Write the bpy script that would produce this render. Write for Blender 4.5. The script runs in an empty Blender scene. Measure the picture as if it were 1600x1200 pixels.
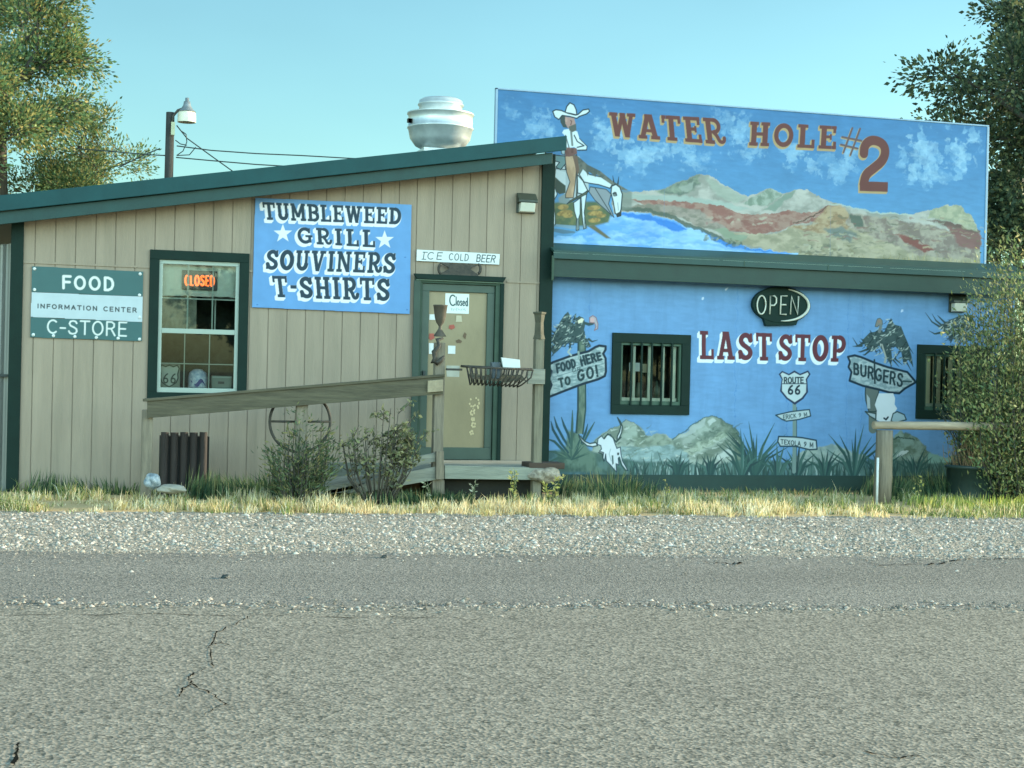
import bpy, bmesh, math, random
import numpy as np
from mathutils import Vector, Matrix
random.seed(5)
rng = np.random.default_rng(5)
SC = bpy.context.scene
COL = SC.collection
PI = math.pi

# ------------------------------------------------------------------ camera
CAM_F, CAM_YAW, CAM_ROLL, CAM_PITCH = 2400., 16., 1.3, -0.25      # focal length in px of a 1600 px wide picture
CAM_LOC = np.array([-5.5, -19.2, 1.5])
_y, _p, _r = (math.radians(v) for v in (CAM_YAW, CAM_PITCH, CAM_ROLL))
FWD = np.array([math.sin(_y)*math.cos(_p), math.cos(_y)*math.cos(_p), math.sin(_p)])
_right = np.array([math.cos(_y), -math.sin(_y), 0.]); _up = np.cross(_right, FWD)
RIGHT = _right*math.cos(_r)+_up*math.sin(_r); UP = _up*math.cos(_r)-_right*math.sin(_r)
cam = bpy.data.objects.new('camera', bpy.data.cameras.new('camera')); COL.objects.link(cam)
cam.data.sensor_width = 36; cam.data.lens = 36*CAM_F/1600; cam.data.clip_end = 3000; cam.data.clip_start = 0.1
cam.matrix_world = Matrix([[RIGHT[i], UP[i], -FWD[i], CAM_LOC[i]] for i in range(3)]+[[0, 0, 0, 1]])
SC.camera = cam

# ------------------------------------------------------------------ sky, sun, exposure
SKY_FILL = (8.6, 6.3, 5.6, 1)
SUN_EL, SUN_AZ = 12.5, 89.0            # degrees; azimuth clockwise from +Y (towards the back), so the sun is low at the right
w = bpy.data.worlds.new('World'); SC.world = w; w.use_nodes = True
nt = w.node_tree; bg = nt.nodes['Background']
sky = nt.nodes.new('ShaderNodeTexSky'); sky.sky_type = 'NISHITA'; sky.sun_disc = False
sky.sun_elevation = math.radians(SUN_EL); sky.sun_rotation = math.radians(SUN_AZ)
sky.altitude = 300; sky.air_density = 1.0; sky.dust_density = 0.6; sky.ozone_density = 1.0
tint = nt.nodes.new('ShaderNodeMix'); tint.data_type = 'RGBA'; tint.blend_type = 'MULTIPLY'
tint.inputs[0].default_value = 1.0; tint.inputs[7].default_value = (0.68, 1.0, 0.94, 1)
# added brightening of the sky opposite the buildings, noise-broken, to light their shaded fronts
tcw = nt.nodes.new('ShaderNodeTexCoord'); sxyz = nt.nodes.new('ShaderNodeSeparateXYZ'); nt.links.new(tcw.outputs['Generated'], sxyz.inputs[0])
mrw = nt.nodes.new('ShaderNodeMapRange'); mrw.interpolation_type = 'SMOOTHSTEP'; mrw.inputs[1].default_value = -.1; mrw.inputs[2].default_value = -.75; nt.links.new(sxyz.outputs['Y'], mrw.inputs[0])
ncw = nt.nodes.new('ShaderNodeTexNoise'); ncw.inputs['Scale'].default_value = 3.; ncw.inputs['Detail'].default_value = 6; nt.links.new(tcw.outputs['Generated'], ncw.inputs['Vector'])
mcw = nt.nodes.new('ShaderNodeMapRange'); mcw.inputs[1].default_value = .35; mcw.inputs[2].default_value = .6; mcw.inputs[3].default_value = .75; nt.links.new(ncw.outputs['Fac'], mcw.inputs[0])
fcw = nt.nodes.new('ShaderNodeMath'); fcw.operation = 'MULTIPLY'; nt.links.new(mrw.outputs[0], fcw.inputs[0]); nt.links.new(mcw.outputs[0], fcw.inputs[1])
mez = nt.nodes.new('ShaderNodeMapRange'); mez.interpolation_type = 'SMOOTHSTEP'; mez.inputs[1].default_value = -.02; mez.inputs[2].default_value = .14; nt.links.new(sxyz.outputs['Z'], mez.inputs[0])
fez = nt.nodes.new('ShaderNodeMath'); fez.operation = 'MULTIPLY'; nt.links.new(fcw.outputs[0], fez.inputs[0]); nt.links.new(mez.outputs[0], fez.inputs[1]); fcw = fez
sky_fill = nt.nodes.new('ShaderNodeMix'); sky_fill.data_type = 'RGBA'; sky_fill.blend_type = 'MULTIPLY'; sky_fill.inputs[7].default_value = SKY_FILL
nt.links.new(fcw.outputs[0], sky_fill.inputs[0]); nt.links.new(tint.outputs[2], sky_fill.inputs[6])
nhz = nt.nodes.new('ShaderNodeTexNoise'); nhz.inputs['Scale'].default_value = 2.2; nhz.inputs['Detail'].default_value = 4; mhz = nt.nodes.new('ShaderNodeMapping'); mhz.inputs['Scale'].default_value = (1, 1, 2.5); nt.links.new(tcw.outputs['Generated'], mhz.inputs[0]); nt.links.new(mhz.outputs[0], nhz.inputs['Vector'])
rhz = nt.nodes.new('ShaderNodeMapRange'); rhz.inputs[1].default_value = .3; rhz.inputs[2].default_value = .75; rhz.inputs[3].default_value = .93; rhz.inputs[4].default_value = 1.1; nt.links.new(nhz.outputs['Fac'], rhz.inputs[0])
vhz = nt.nodes.new('ShaderNodeVectorMath'); vhz.operation = 'SCALE'; nt.links.new(sky.outputs[0], vhz.inputs[0]); nt.links.new(rhz.outputs[0], vhz.inputs['Scale'])
nt.links.new(vhz.outputs[0], tint.inputs[6]); nt.links.new(sky_fill.outputs[2], bg.inputs[0])
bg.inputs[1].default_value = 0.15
sd = Vector((math.sin(math.radians(SUN_AZ))*math.cos(math.radians(SUN_EL)), math.cos(math.radians(SUN_AZ))*math.cos(math.radians(SUN_EL)), math.sin(math.radians(SUN_EL))))
sun = bpy.data.objects.new('sun', bpy.data.lights.new('sun', 'SUN')); COL.objects.link(sun)
sun.data.energy = 5.0; sun.data.angle = math.radians(0.6); sun.data.color = (1.0, 0.86, 0.62)
sun.rotation_euler = (-sd).to_track_quat('-Z', 'Y').to_euler(); sun.location = (30, 5, 20)
SC.view_settings.view_transform = 'Standard'; SC.view_settings.look = 'None'; SC.view_settings.gamma = 1
SC.view_settings.exposure = 0.78
SC.cycles.max_bounces = 6; SC.cycles.transparent_max_bounces = 8

# ------------------------------------------------------------------ helpers: picture -> place, colours, materials
def ray(px, py): return FWD*CAM_F+RIGHT*(px-800)+UP*(600-py)
def W(px, py, y=0.):                    # the point of the upright plane at depth y
    d = ray(px, py); t = (y-CAM_LOC[1])/d[1]; q = CAM_LOC+d*t
    return float(q[0]), float(q[2])
def G(px, py, z=0.):
    d = ray(px, py); t = (z-CAM_LOC[2])/d[2]; q = CAM_LOC+d*t
    return float(q[0]), float(q[1])
def lin(c): return tuple((v/255/12.92 if v/255 <= .04045 else ((v/255+.055)/1.055)**2.4) for v in c)
WHITE = (0.66, 0.84, 0.83)              # how bright a white board stands in this light
def P(r, g, b):                         # paint colour of a thing seen as r,g,b in the open shade
    l = lin((r, g, b)); return tuple(min(.85, max(.004, v/k*.8)) for v, k in zip(l, WHITE))

MATS = {}
def mat(name, col, rough=.7, var=.15, scale=6., bump=0., metal=0., spec=.5, stretch=(1, 1, 1), col2=None, fine=40.):
    if name in MATS: return MATS[name]
    m = bpy.data.materials.new(name); m.use_nodes = True; t = m.node_tree; b = t.nodes['Principled BSDF']
    b.inputs['Roughness'].default_value = rough; b.inputs['Metallic'].default_value = metal
    b.inputs['Specular IOR Level'].default_value = spec
    tc = t.nodes.new('ShaderNodeTexCoord'); mp = t.nodes.new('ShaderNodeMapping'); mp.inputs['Scale'].default_value = stretch
    t.links.new(tc.outputs['Object'], mp.inputs[0])
    n = t.nodes.new('ShaderNodeTexNoise'); n.inputs['Scale'].default_value = scale; n.inputs['Detail'].default_value = 6; n.inputs['Roughness'].default_value = .65
    t.links.new(mp.outputs[0], n.inputs['Vector'])
    cr = t.nodes.new('ShaderNodeValToRGB'); cr.color_ramp.elements[0].position = .3; cr.color_ramp.elements[1].position = .72
    c2 = col2 if col2 else tuple(min(.9, v*(1+var)) for v in col); c1 = tuple(v*(1-var) for v in col)
    cr.color_ramp.elements[0].color = (*c1, 1); cr.color_ramp.elements[1].color = (*c2, 1)
    t.links.new(n.outputs['Fac'], cr.inputs[0]); t.links.new(cr.outputs[0], b.inputs['Base Color'])
    if bump > 0:
        n2 = t.nodes.new('ShaderNodeTexNoise'); n2.inputs['Scale'].default_value = fine; n2.inputs['Detail'].default_value = 4
        t.links.new(mp.outputs[0], n2.inputs['Vector'])
        bp = t.nodes.new('ShaderNodeBump'); bp.inputs['Strength'].default_value = bump; bp.inputs['Distance'].default_value = .01
        t.links.new(n2.outputs['Fac'], bp.inputs['Height']); t.links.new(bp.outputs[0], b.inputs['Normal'])
    MATS[name] = m; return m

def mat_attr(name, rough=.6, spec=.3, var=.08, scale=8., trans=0., bump=0.):
    """material whose colour is the painted / per-leaf colour attribute with some wear on top"""
    if name in MATS: return MATS[name]
    m = bpy.data.materials.new(name); m.use_nodes = True; t = m.node_tree; b = t.nodes['Principled BSDF']
    b.inputs['Roughness'].default_value = rough; b.inputs['Specular IOR Level'].default_value = spec
    at = t.nodes.new('ShaderNodeAttribute'); at.attribute_name = 'Col'; src = at.outputs['Color']
    if var > 0:
        tc = t.nodes.new('ShaderNodeTexCoord'); n = t.nodes.new('ShaderNodeTexNoise'); n.inputs['Scale'].default_value = scale; n.inputs['Detail'].default_value = 7
        t.links.new(tc.outputs['Object'], n.inputs['Vector'])
        mr = t.nodes.new('ShaderNodeMapRange'); mr.inputs[1].default_value = .3; mr.inputs[2].default_value = .7
        mr.inputs[3].default_value = 1-var; mr.inputs[4].default_value = 1+var
        t.links.new(n.outputs['Fac'], mr.inputs[0])
        mx = t.nodes.new('ShaderNodeVectorMath'); mx.operation = 'SCALE'
        t.links.new(src, mx.inputs[0]); t.links.new(mr.outputs[0], mx.inputs['Scale']); src = mx.outputs[0]
        if bump > 0:
            bp = t.nodes.new('ShaderNodeBump'); bp.inputs['Strength'].default_value = bump; bp.inputs['Distance'].default_value = .01
            t.links.new(n.outputs['Fac'], bp.inputs['Height']); t.links.new(bp.outputs[0], b.inputs['Normal'])
    t.links.new(src, b.inputs['Base Color'])
    if trans > 0:
        tr = t.nodes.new('ShaderNodeBsdfTranslucent'); t.links.new(src, tr.inputs[0])
        ms = t.nodes.new('ShaderNodeMixShader'); ms.inputs[0].default_value = trans
        t.links.new(b.outputs[0], ms.inputs[1]); t.links.new(tr.outputs[0], ms.inputs[2])
        t.links.new(ms.outputs[0], t.nodes['Material Output'].inputs[0])
    MATS[name] = m; return m

def glass_mat():
    m = bpy.data.materials.new('window_glass'); m.use_nodes = True; t = m.node_tree
    for n in list(t.nodes):
        if n.type != 'OUTPUT_MATERIAL': t.nodes.remove(n)
    out = t.nodes['Material Output']
    tr = t.nodes.new('ShaderNodeBsdfTransparent'); tr.inputs[0].default_value = (.80, .86, .84, 1)
    gl = t.nodes.new('ShaderNodeBsdfGlossy'); gl.inputs[1].default_value = .02
    fr = t.nodes.new('ShaderNodeFresnel'); fr.inputs[0].default_value = 1.6
    tc = t.nodes.new('ShaderNodeTexCoord'); n = t.nodes.new('ShaderNodeTexNoise'); n.inputs['Scale'].default_value = 1.2; n.inputs['Detail'].default_value = 0
    bp = t.nodes.new('ShaderNodeBump'); bp.inputs['Strength'].default_value = .03; bp.inputs['Distance'].default_value = .01
    t.links.new(tc.outputs['Object'], n.inputs[0]); ms = t.nodes.new('ShaderNodeMixShader'); t.links.new(fr.outputs[0], ms.inputs[0]); t.links.new(tr.outputs[0], ms.inputs[1]); t.links.new(gl.outputs[0], ms.inputs[2])
    t.links.new(ms.outputs[0], out.inputs[0]); return m
GLASS = glass_mat()

# ------------------------------------------------------------------ helpers: meshes and objects
class MB:
    def __init__(s): s.v = []; s.f = []; s.mi = []; s.m = 0; s.smooth = []
    def add(s, vs, fs, smooth=False):
        o = len(s.v); s.v += [tuple(map(float, q)) for q in vs]
        for f in fs: s.f.append(tuple(i+o for i in f)); s.mi.append(s.m); s.smooth.append(smooth)
        return s
    def box(s, x0, x1, y0, y1, z0, z1):
        return s.add([(x0, y0, z0), (x1, y0, z0), (x1, y1, z0), (x0, y1, z0), (x0, y0, z1), (x1, y0, z1), (x1, y1, z1), (x0, y1, z1)],
                     [(0, 3, 2, 1), (4, 5, 6, 7), (0, 1, 5, 4), (1, 2, 6, 5), (2, 3, 7, 6), (3, 0, 4, 7)])
    def prism(s, pts, y0, y1):          # outline in x,z pushed from y0 (front) to y1
        n = len(pts); a = sum(pts[i][0]*pts[(i+1) % n][1]-pts[(i+1) % n][0]*pts[i][1] for i in range(n))
        if a < 0: pts = pts[::-1]
        return s.add([(p[0], y0, p[1]) for p in pts]+[(p[0], y1, p[1]) for p in pts],
                     [tuple(range(n)), tuple(range(2*n-1, n-1, -1))]+[(i, i+n, (i+1) % n+n, (i+1) % n) for i in range(n)])
    def beam(s, a, b, wy, h, cut=0):    # a board from a to b, width wy in y, height h in z
        a = Vector(a); b = Vector(b); u = Vector((0, 0, h/2)); d = Vector((0, wy/2, 0))
        if abs((b-a).normalized().z) > .9: u = Vector((h/2, 0, 0))
        vs = [a-u-d, b-u-d, b-u+d, a-u+d, a+u-d, b+u-d, b+u+d, a+u+d]
        return s.add(vs, [(0, 3, 2, 1), (4, 5, 6, 7), (0, 1, 5, 4), (1, 2, 6, 5), (2, 3, 7, 6), (3, 0, 4, 7)])
    def tube(s, path, rad, seg=8, cap=True, closed=False):
        path = [Vector(p) for p in path]; n = len(path); rr = rad if isinstance(rad, (list, tuple)) else [rad]*n
        vs = []; last = None
        for i, p in enumerate(path):
            if closed: t = path[(i+1) % n]-path[i-1]
            else: t = path[min(i+1, n-1)]-path[max(i-1, 0)]
            t.normalize()
            ref = last if last is not None else (Vector((0, 0, 1)) if abs(t.z) < .9 else Vector((1, 0, 0)))
            u = ref-t*ref.dot(t)
            if u.length < 1e-5: u = t.orthogonal()
            u.normalize(); v = t.cross(u); last = u
            for k in range(seg):
                an = 2*PI*k/seg; vs.append(p+(u*math.cos(an)+v*math.sin(an))*rr[i])
        fs = []
        for i in range(n if closed else n-1):
            j = (i+1) % n
            for k in range(seg): k2 = (k+1) % seg; fs.append((i*seg+k, i*seg+k2, j*seg+k2, j*seg+k))
        s.add(vs, fs, True)
        if cap and not closed:
            o = len(s.v)-n*seg
            s.f.append(tuple(o+k for k in reversed(range(seg)))); s.f.append(tuple(o+(n-1)*seg+k for k in range(seg))); s.mi += [s.m]*2; s.smooth += [False]*2
        return s
    def lathe(s, prof, c=(0, 0, 0), seg=24, axis='z', smooth=True):
        vs = []
        for r, h in prof:
            for k in range(seg):
                an = 2*PI*k/seg; x, y = r*math.cos(an), r*math.sin(an)
                q = (x, y, h) if axis == 'z' else ((x, h, y) if axis == 'y' else (h, x, y))
                vs.append((q[0]+c[0], q[1]+c[1], q[2]+c[2]))
        fs = [(i*seg+k, i*seg+(k+1) % seg, (i+1)*seg+(k+1) % seg, (i+1)*seg+k) for i in range(len(prof)-1) for k in range(seg)]
        s.add(vs, fs, smooth); return s
    def build(s, name, m, parent=None, bevel=0.):
        off = Vector((0, 0, 0)); q = parent
        while q is not None: off += q.location; q = q.parent
        me = bpy.data.meshes.new(name); me.from_pydata([tuple(Vector(v)-off) for v in s.v], [], s.f); 
        ms = m if isinstance(m, (list, tuple)) else [m]
        for k in ms: me.materials.append(k)
        me.polygons.foreach_set('material_index', s.mi); me.polygons.foreach_set('use_smooth', s.smooth); me.update()
        o = bpy.data.objects.new(name, me); COL.objects.link(o); o.parent = parent
        if bevel > 0:
            b = o.modifiers.new('bevel', 'BEVEL'); b.width = bevel; b.segments = 2; b.limit_method = 'ANGLE'; b.angle_limit = math.radians(40)
        return o

def thing(name, label, cat, loc=(0, 0, 0), group=None):
    o = bpy.data.objects.new(name, None); COL.objects.link(o); o.location = loc; o.empty_display_size = .2
    return tag(o, label, cat, group)
def tag(o, label, cat, group=None):
    o['label'] = label; o['category'] = cat
    if group: o['group'] = group
    return o
def kind(o, k): o['kind'] = k; return o

def fast_mesh(name, verts, faces_flat, sizes, cols, m, parent=None, smooth=False):
    """big meshes straight from arrays; cols is one colour per vertex"""
    verts = np.asarray(verts, dtype=np.float32)
    if parent is not None:
        off = Vector((0, 0, 0)); q = parent
        while q is not None: off += q.location; q = q.parent
        verts = verts-np.array(off, dtype=np.float32)
    me = bpy.data.meshes.new(name); me.vertices.add(len(verts)); me.vertices.foreach_set('co', verts.ravel())
    me.loops.add(len(faces_flat)); me.loops.foreach_set('vertex_index', np.asarray(faces_flat, dtype=np.int32))
    sizes = np.asarray(sizes, dtype=np.int32); starts = np.concatenate([[0], np.cumsum(sizes)[:-1]]).astype(np.int32)
    me.polygons.add(len(sizes)); me.polygons.foreach_set('loop_start', starts)
    me.update(calc_edges=True); me.validate()
    if smooth: me.polygons.foreach_set('use_smooth', [True]*len(me.polygons))
    if cols is not None:
        a = me.color_attributes.new('Col', 'FLOAT_COLOR', 'POINT'); c4 = np.ones((len(verts), 4), dtype=np.float32); c4[:, :3] = cols
        a.data.foreach_set('color', c4.ravel())
    me.materials.append(m); o = bpy.data.objects.new(name, me); COL.objects.link(o); o.parent = parent
    return o

# ------------------------------------------------------------------ helpers: sign painting (paint on a fine grid of the board itself)
def vnoise(X, Y, sc, seed, octv=4):
    r = np.random.default_rng(seed); out = np.zeros_like(X); amp = 1; tot = 0
    for o in range(octv):
        T = r.random((64, 64)); x = X/sc*2**o+o*7.3; y = Y/sc*2**o+o*3.1
        xi = np.floor(x).astype(int); yi = np.floor(y).astype(int); fx = x-xi; fy = y-yi; fx = fx*fx*(3-2*fx); fy = fy*fy*(3-2*fy)
        a = T[yi % 64, xi % 64]; b = T[yi % 64, (xi+1) % 64]; c = T[(yi+1) % 64, xi % 64]; d = T[(yi+1) % 64, (xi+1) % 64]
        out += amp*((a*(1-fx)+b*fx)*(1-fy)+(c*(1-fx)+d*fx)*fy); tot += amp; amp *= .55
    return out/tot
SC_PX = 1/121.                          # metres of wall per picture pixel, for brush widths
class Canvas:
    def __init__(s, y, x0, x1, z0, z1, step, col):
        s.y = y; s.step = step; s.xs = np.linspace(x0, x1, max(2, int((x1-x0)/step)+1)); s.zs = np.linspace(z0, z1, max(2, int((z1-z0)/step)+1))
        s.X, s.Z = np.meshgrid(s.xs, s.zs); s.c = np.zeros((*s.X.shape, 3)); s.c[:] = P(*col)
        s.T = lambda q: q
    def pts(s, pts): return np.array([W(*s.T(p), s.y) for p in pts])
    def _win(s, q, pad):
        i0 = np.searchsorted(s.xs, q[:, 0].min()-pad); i1 = np.searchsorted(s.xs, q[:, 0].max()+pad)
        j0 = np.searchsorted(s.zs, q[:, 1].min()-pad); j1 = np.searchsorted(s.zs, q[:, 1].max()+pad)
        return slice(j0, j1), slice(i0, i1)
    def _mix(s, w, a, col, tex=None):
        a = a[..., None]; col = np.array(P(*col))
        if tex is not None:
            col2 = np.array(P(*tex[0])); n = vnoise(s.X[w]/SC_PX, s.Z[w]/SC_PX*tex[3], tex[1], tex[2]); n = np.clip((n-.38)/.24, 0, 1)[..., None]
            col = col*(1-n)+col2*n
        s.c[w] = s.c[w]*(1-a)+col*a
    def polyw(s, q, col, alpha=1., soft=1., tex=None):
        q = np.asarray(q, dtype=float); w = s._win(q, s.step*2*soft); X = s.X[w]; Z = s.Z[w]
        if X.size == 0: return
        ins = np.zeros(X.shape, bool); dist = np.full(X.shape, 1e9); n = len(q)
        for i in range(n):
            x1, z1 = q[i]; x2, z2 = q[(i+1) % n]
            c = ((z1 > Z) != (z2 > Z)); ins ^= c & (X < (x2-x1)*(Z-z1)/((z2-z1) if z2 != z1 else 1e-12)+x1)
            dx, dz = x2-x1, z2-z1; L = dx*dx+dz*dz+1e-12; t = np.clip(((X-x1)*dx+(Z-z1)*dz)/L, 0, 1)
            dist = np.minimum(dist, (X-x1-t*dx)**2+(Z-z1-t*dz)**2)
        d = np.sqrt(dist)*np.where(ins, 1, -1)
        s._mix(w, np.clip(.5+d/(s.step*soft), 0, 1)*alpha, col, tex)
    def poly(s, pts, col, alpha=1., soft=1., tex=None, edge=None, ew=2.):
        q = s.pts(pts); s.polyw(q, col, alpha, soft, tex)
        if edge is not None: s.strokew(np.vstack([q, q[:1]]), ew*SC_PX, edge)
    def strokew(s, q, wd, col, alpha=1., soft=1., tex=None):
        q = np.asarray(q, dtype=float); wd = np.broadcast_to(np.asarray(wd, dtype=float), (len(q),)); w = s._win(q, wd.max()+s.step*2); X = s.X[w]; Z = s.Z[w]
        if X.size == 0: return
        best = np.full(X.shape, -1e9)
        for i in range(len(q)-1):
            x1, z1 = q[i]; x2, z2 = q[i+1]; dx, dz = x2-x1, z2-z1; L = dx*dx+dz*dz+1e-12
            t = np.clip(((X-x1)*dx+(Z-z1)*dz)/L, 0, 1)
            best = np.maximum(best, (wd[i]*(1-t)+wd[i+1]*t)/2-np.hypot(X-x1-t*dx, Z-z1-t*dz))
        s._mix(w, np.clip(.5+best/(s.step*soft), 0, 1)*alpha, col, tex)
    def stroke(s, pts, wd, col, alpha=1., soft=1., tex=None):
        s.strokew(s.pts(pts), np.asarray(wd)*SC_PX, col, alpha, soft, tex)
    def cloud(s, cx, cy, rx, ry, col, alpha=.8, seed=1, sc=22.):
        q = s.pts([(cx-rx, cy-ry), (cx+rx, cy-ry), (cx+rx, cy+ry), (cx-rx, cy+ry)]); w = s._win(q, 0); X = s.X[w]; Z = s.Z[w]
        if X.size == 0: return
        c = q.mean(0); h = (q.max(0)-q.min(0))/2
        r = np.hypot((X-c[0])/h[0], (Z-c[1])/h[1]); n = vnoise(X/SC_PX, Z/SC_PX, sc, seed)
        s._mix(w, np.clip((n-.30-.42*r)/.10, 0, 1)*alpha*(.55+.45*np.clip((vnoise(X/SC_PX, Z/SC_PX, sc*.6, seed+9)-.4)/.2, 0, 1)), col)
    def warp(s, amp, sc, seed, streak=.07, win=None):
        """brush wobble: drags the wet paint a little and leaves streaks"""
        n1 = vnoise(s.X/SC_PX, s.Z/SC_PX, sc, seed)-.5; n2 = vnoise(s.X/SC_PX, s.Z/SC_PX, sc, seed+1)-.5; k = amp*SC_PX/s.step*2
        nz, nx = s.X.shape; I, J = np.meshgrid(np.arange(nx), np.arange(nz))
        c2 = s.c[np.clip((J+n2*k).round().astype(int), 0, nz-1), np.clip((I+n1*k*1.5).round().astype(int), 0, nx-1)]
        st = 1+streak*2*(vnoise((s.X+s.Z*.6)/SC_PX, s.Z/SC_PX*4, 16, seed+2)-.5)*2
        s.c = c2*st[..., None]
    def ell(s, cx, cy, rx, ry, col, ang=0, **k):
        a = math.radians(ang); s.poly([(cx+rx*math.cos(t)*math.cos(a)-ry*math.sin(t)*math.sin(a), cy+rx*math.cos(t)*math.sin(a)+ry*math.sin(t)*math.cos(a)) for t in np.linspace(0, 2*PI, 17)[:-1]], col, **k)
    def text(s, string, quad, font, wt, col, off=(0, 0), gap=.18, grow=0., xheight=None):
        """quad = lower-left, lower-right, upper-left, upper-right in picture pixels; wt = pen width / letter height"""
        G_ = layout(string, font, gap); ll, lr, ul, ur = (np.array(q, dtype=float)+off for q in quad)
        hpx = np.linalg.norm(np.array(s.T(tuple(ul)))-np.array(s.T(tuple(ll))))
        for kind_, pts, tw in G_:
            q = [tuple((ll*(1-u)+lr*u)*(1-v)+(ul*(1-u)+ur*u)*v) for u, v in pts]
            if kind_ == 'p':
                s.poly(q, col)
                if grow: s.stroke(q+q[:1], grow, col)
            else: s.stroke(q, (tw if tw else wt)*hpx+grow, col)
    def build(s, name, m, parent=None, holes=(), outline=None):
        nz, nx = s.X.shape; V = np.stack([s.X, np.full_like(s.X, s.y), s.Z], -1).reshape(-1, 3)
        i = np.arange(nx-1); j = np.arange(nz-1); I, J = np.meshgrid(i, j); a = (J*nx+I).ravel()
        cx = (s.xs[:-1]+s.xs[1:])/2; cz = (s.zs[:-1]+s.zs[1:])/2; CX, CZ = np.meshgrid(cx, cz); keep = np.ones(CX.shape, bool)
        for x0, x1, z0, z1 in holes: keep &= ~((CX > x0) & (CX < x1) & (CZ > z0) & (CZ < z1))
        if outline is not None:
            q = np.asarray(outline); ins = np.zeros(CX.shape, bool)
            for k in range(len(q)):
                x1, z1 = q[k]; x2, z2 = q[(k+1) % len(q)]
                ins ^= ((z1 > CZ) != (z2 > CZ)) & (CX < (x2-x1)*(CZ-z1)/((z2-z1) if z2 != z1 else 1e-12)+x1)
            keep &= ins
        a = a[keep.ravel()]; F_ = np.stack([a, a+1, a+nx+1, a+nx], -1)
        used = np.unique(F_); mp = np.full(len(V), -1); mp[used] = np.arange(len(used)); F_ = mp[F_]
        return fast_mesh(name, V[used], F_.ravel(), [4]*len(F_), s.c.reshape(-1, 3)[used], m, parent)

def arc(cx, cy, rx, ry, a0, a1, n=12): return [(cx+rx*math.cos(math.radians(a)), cy+ry*math.sin(math.radians(a))) for a in np.linspace(a0, a1, n)]
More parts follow.
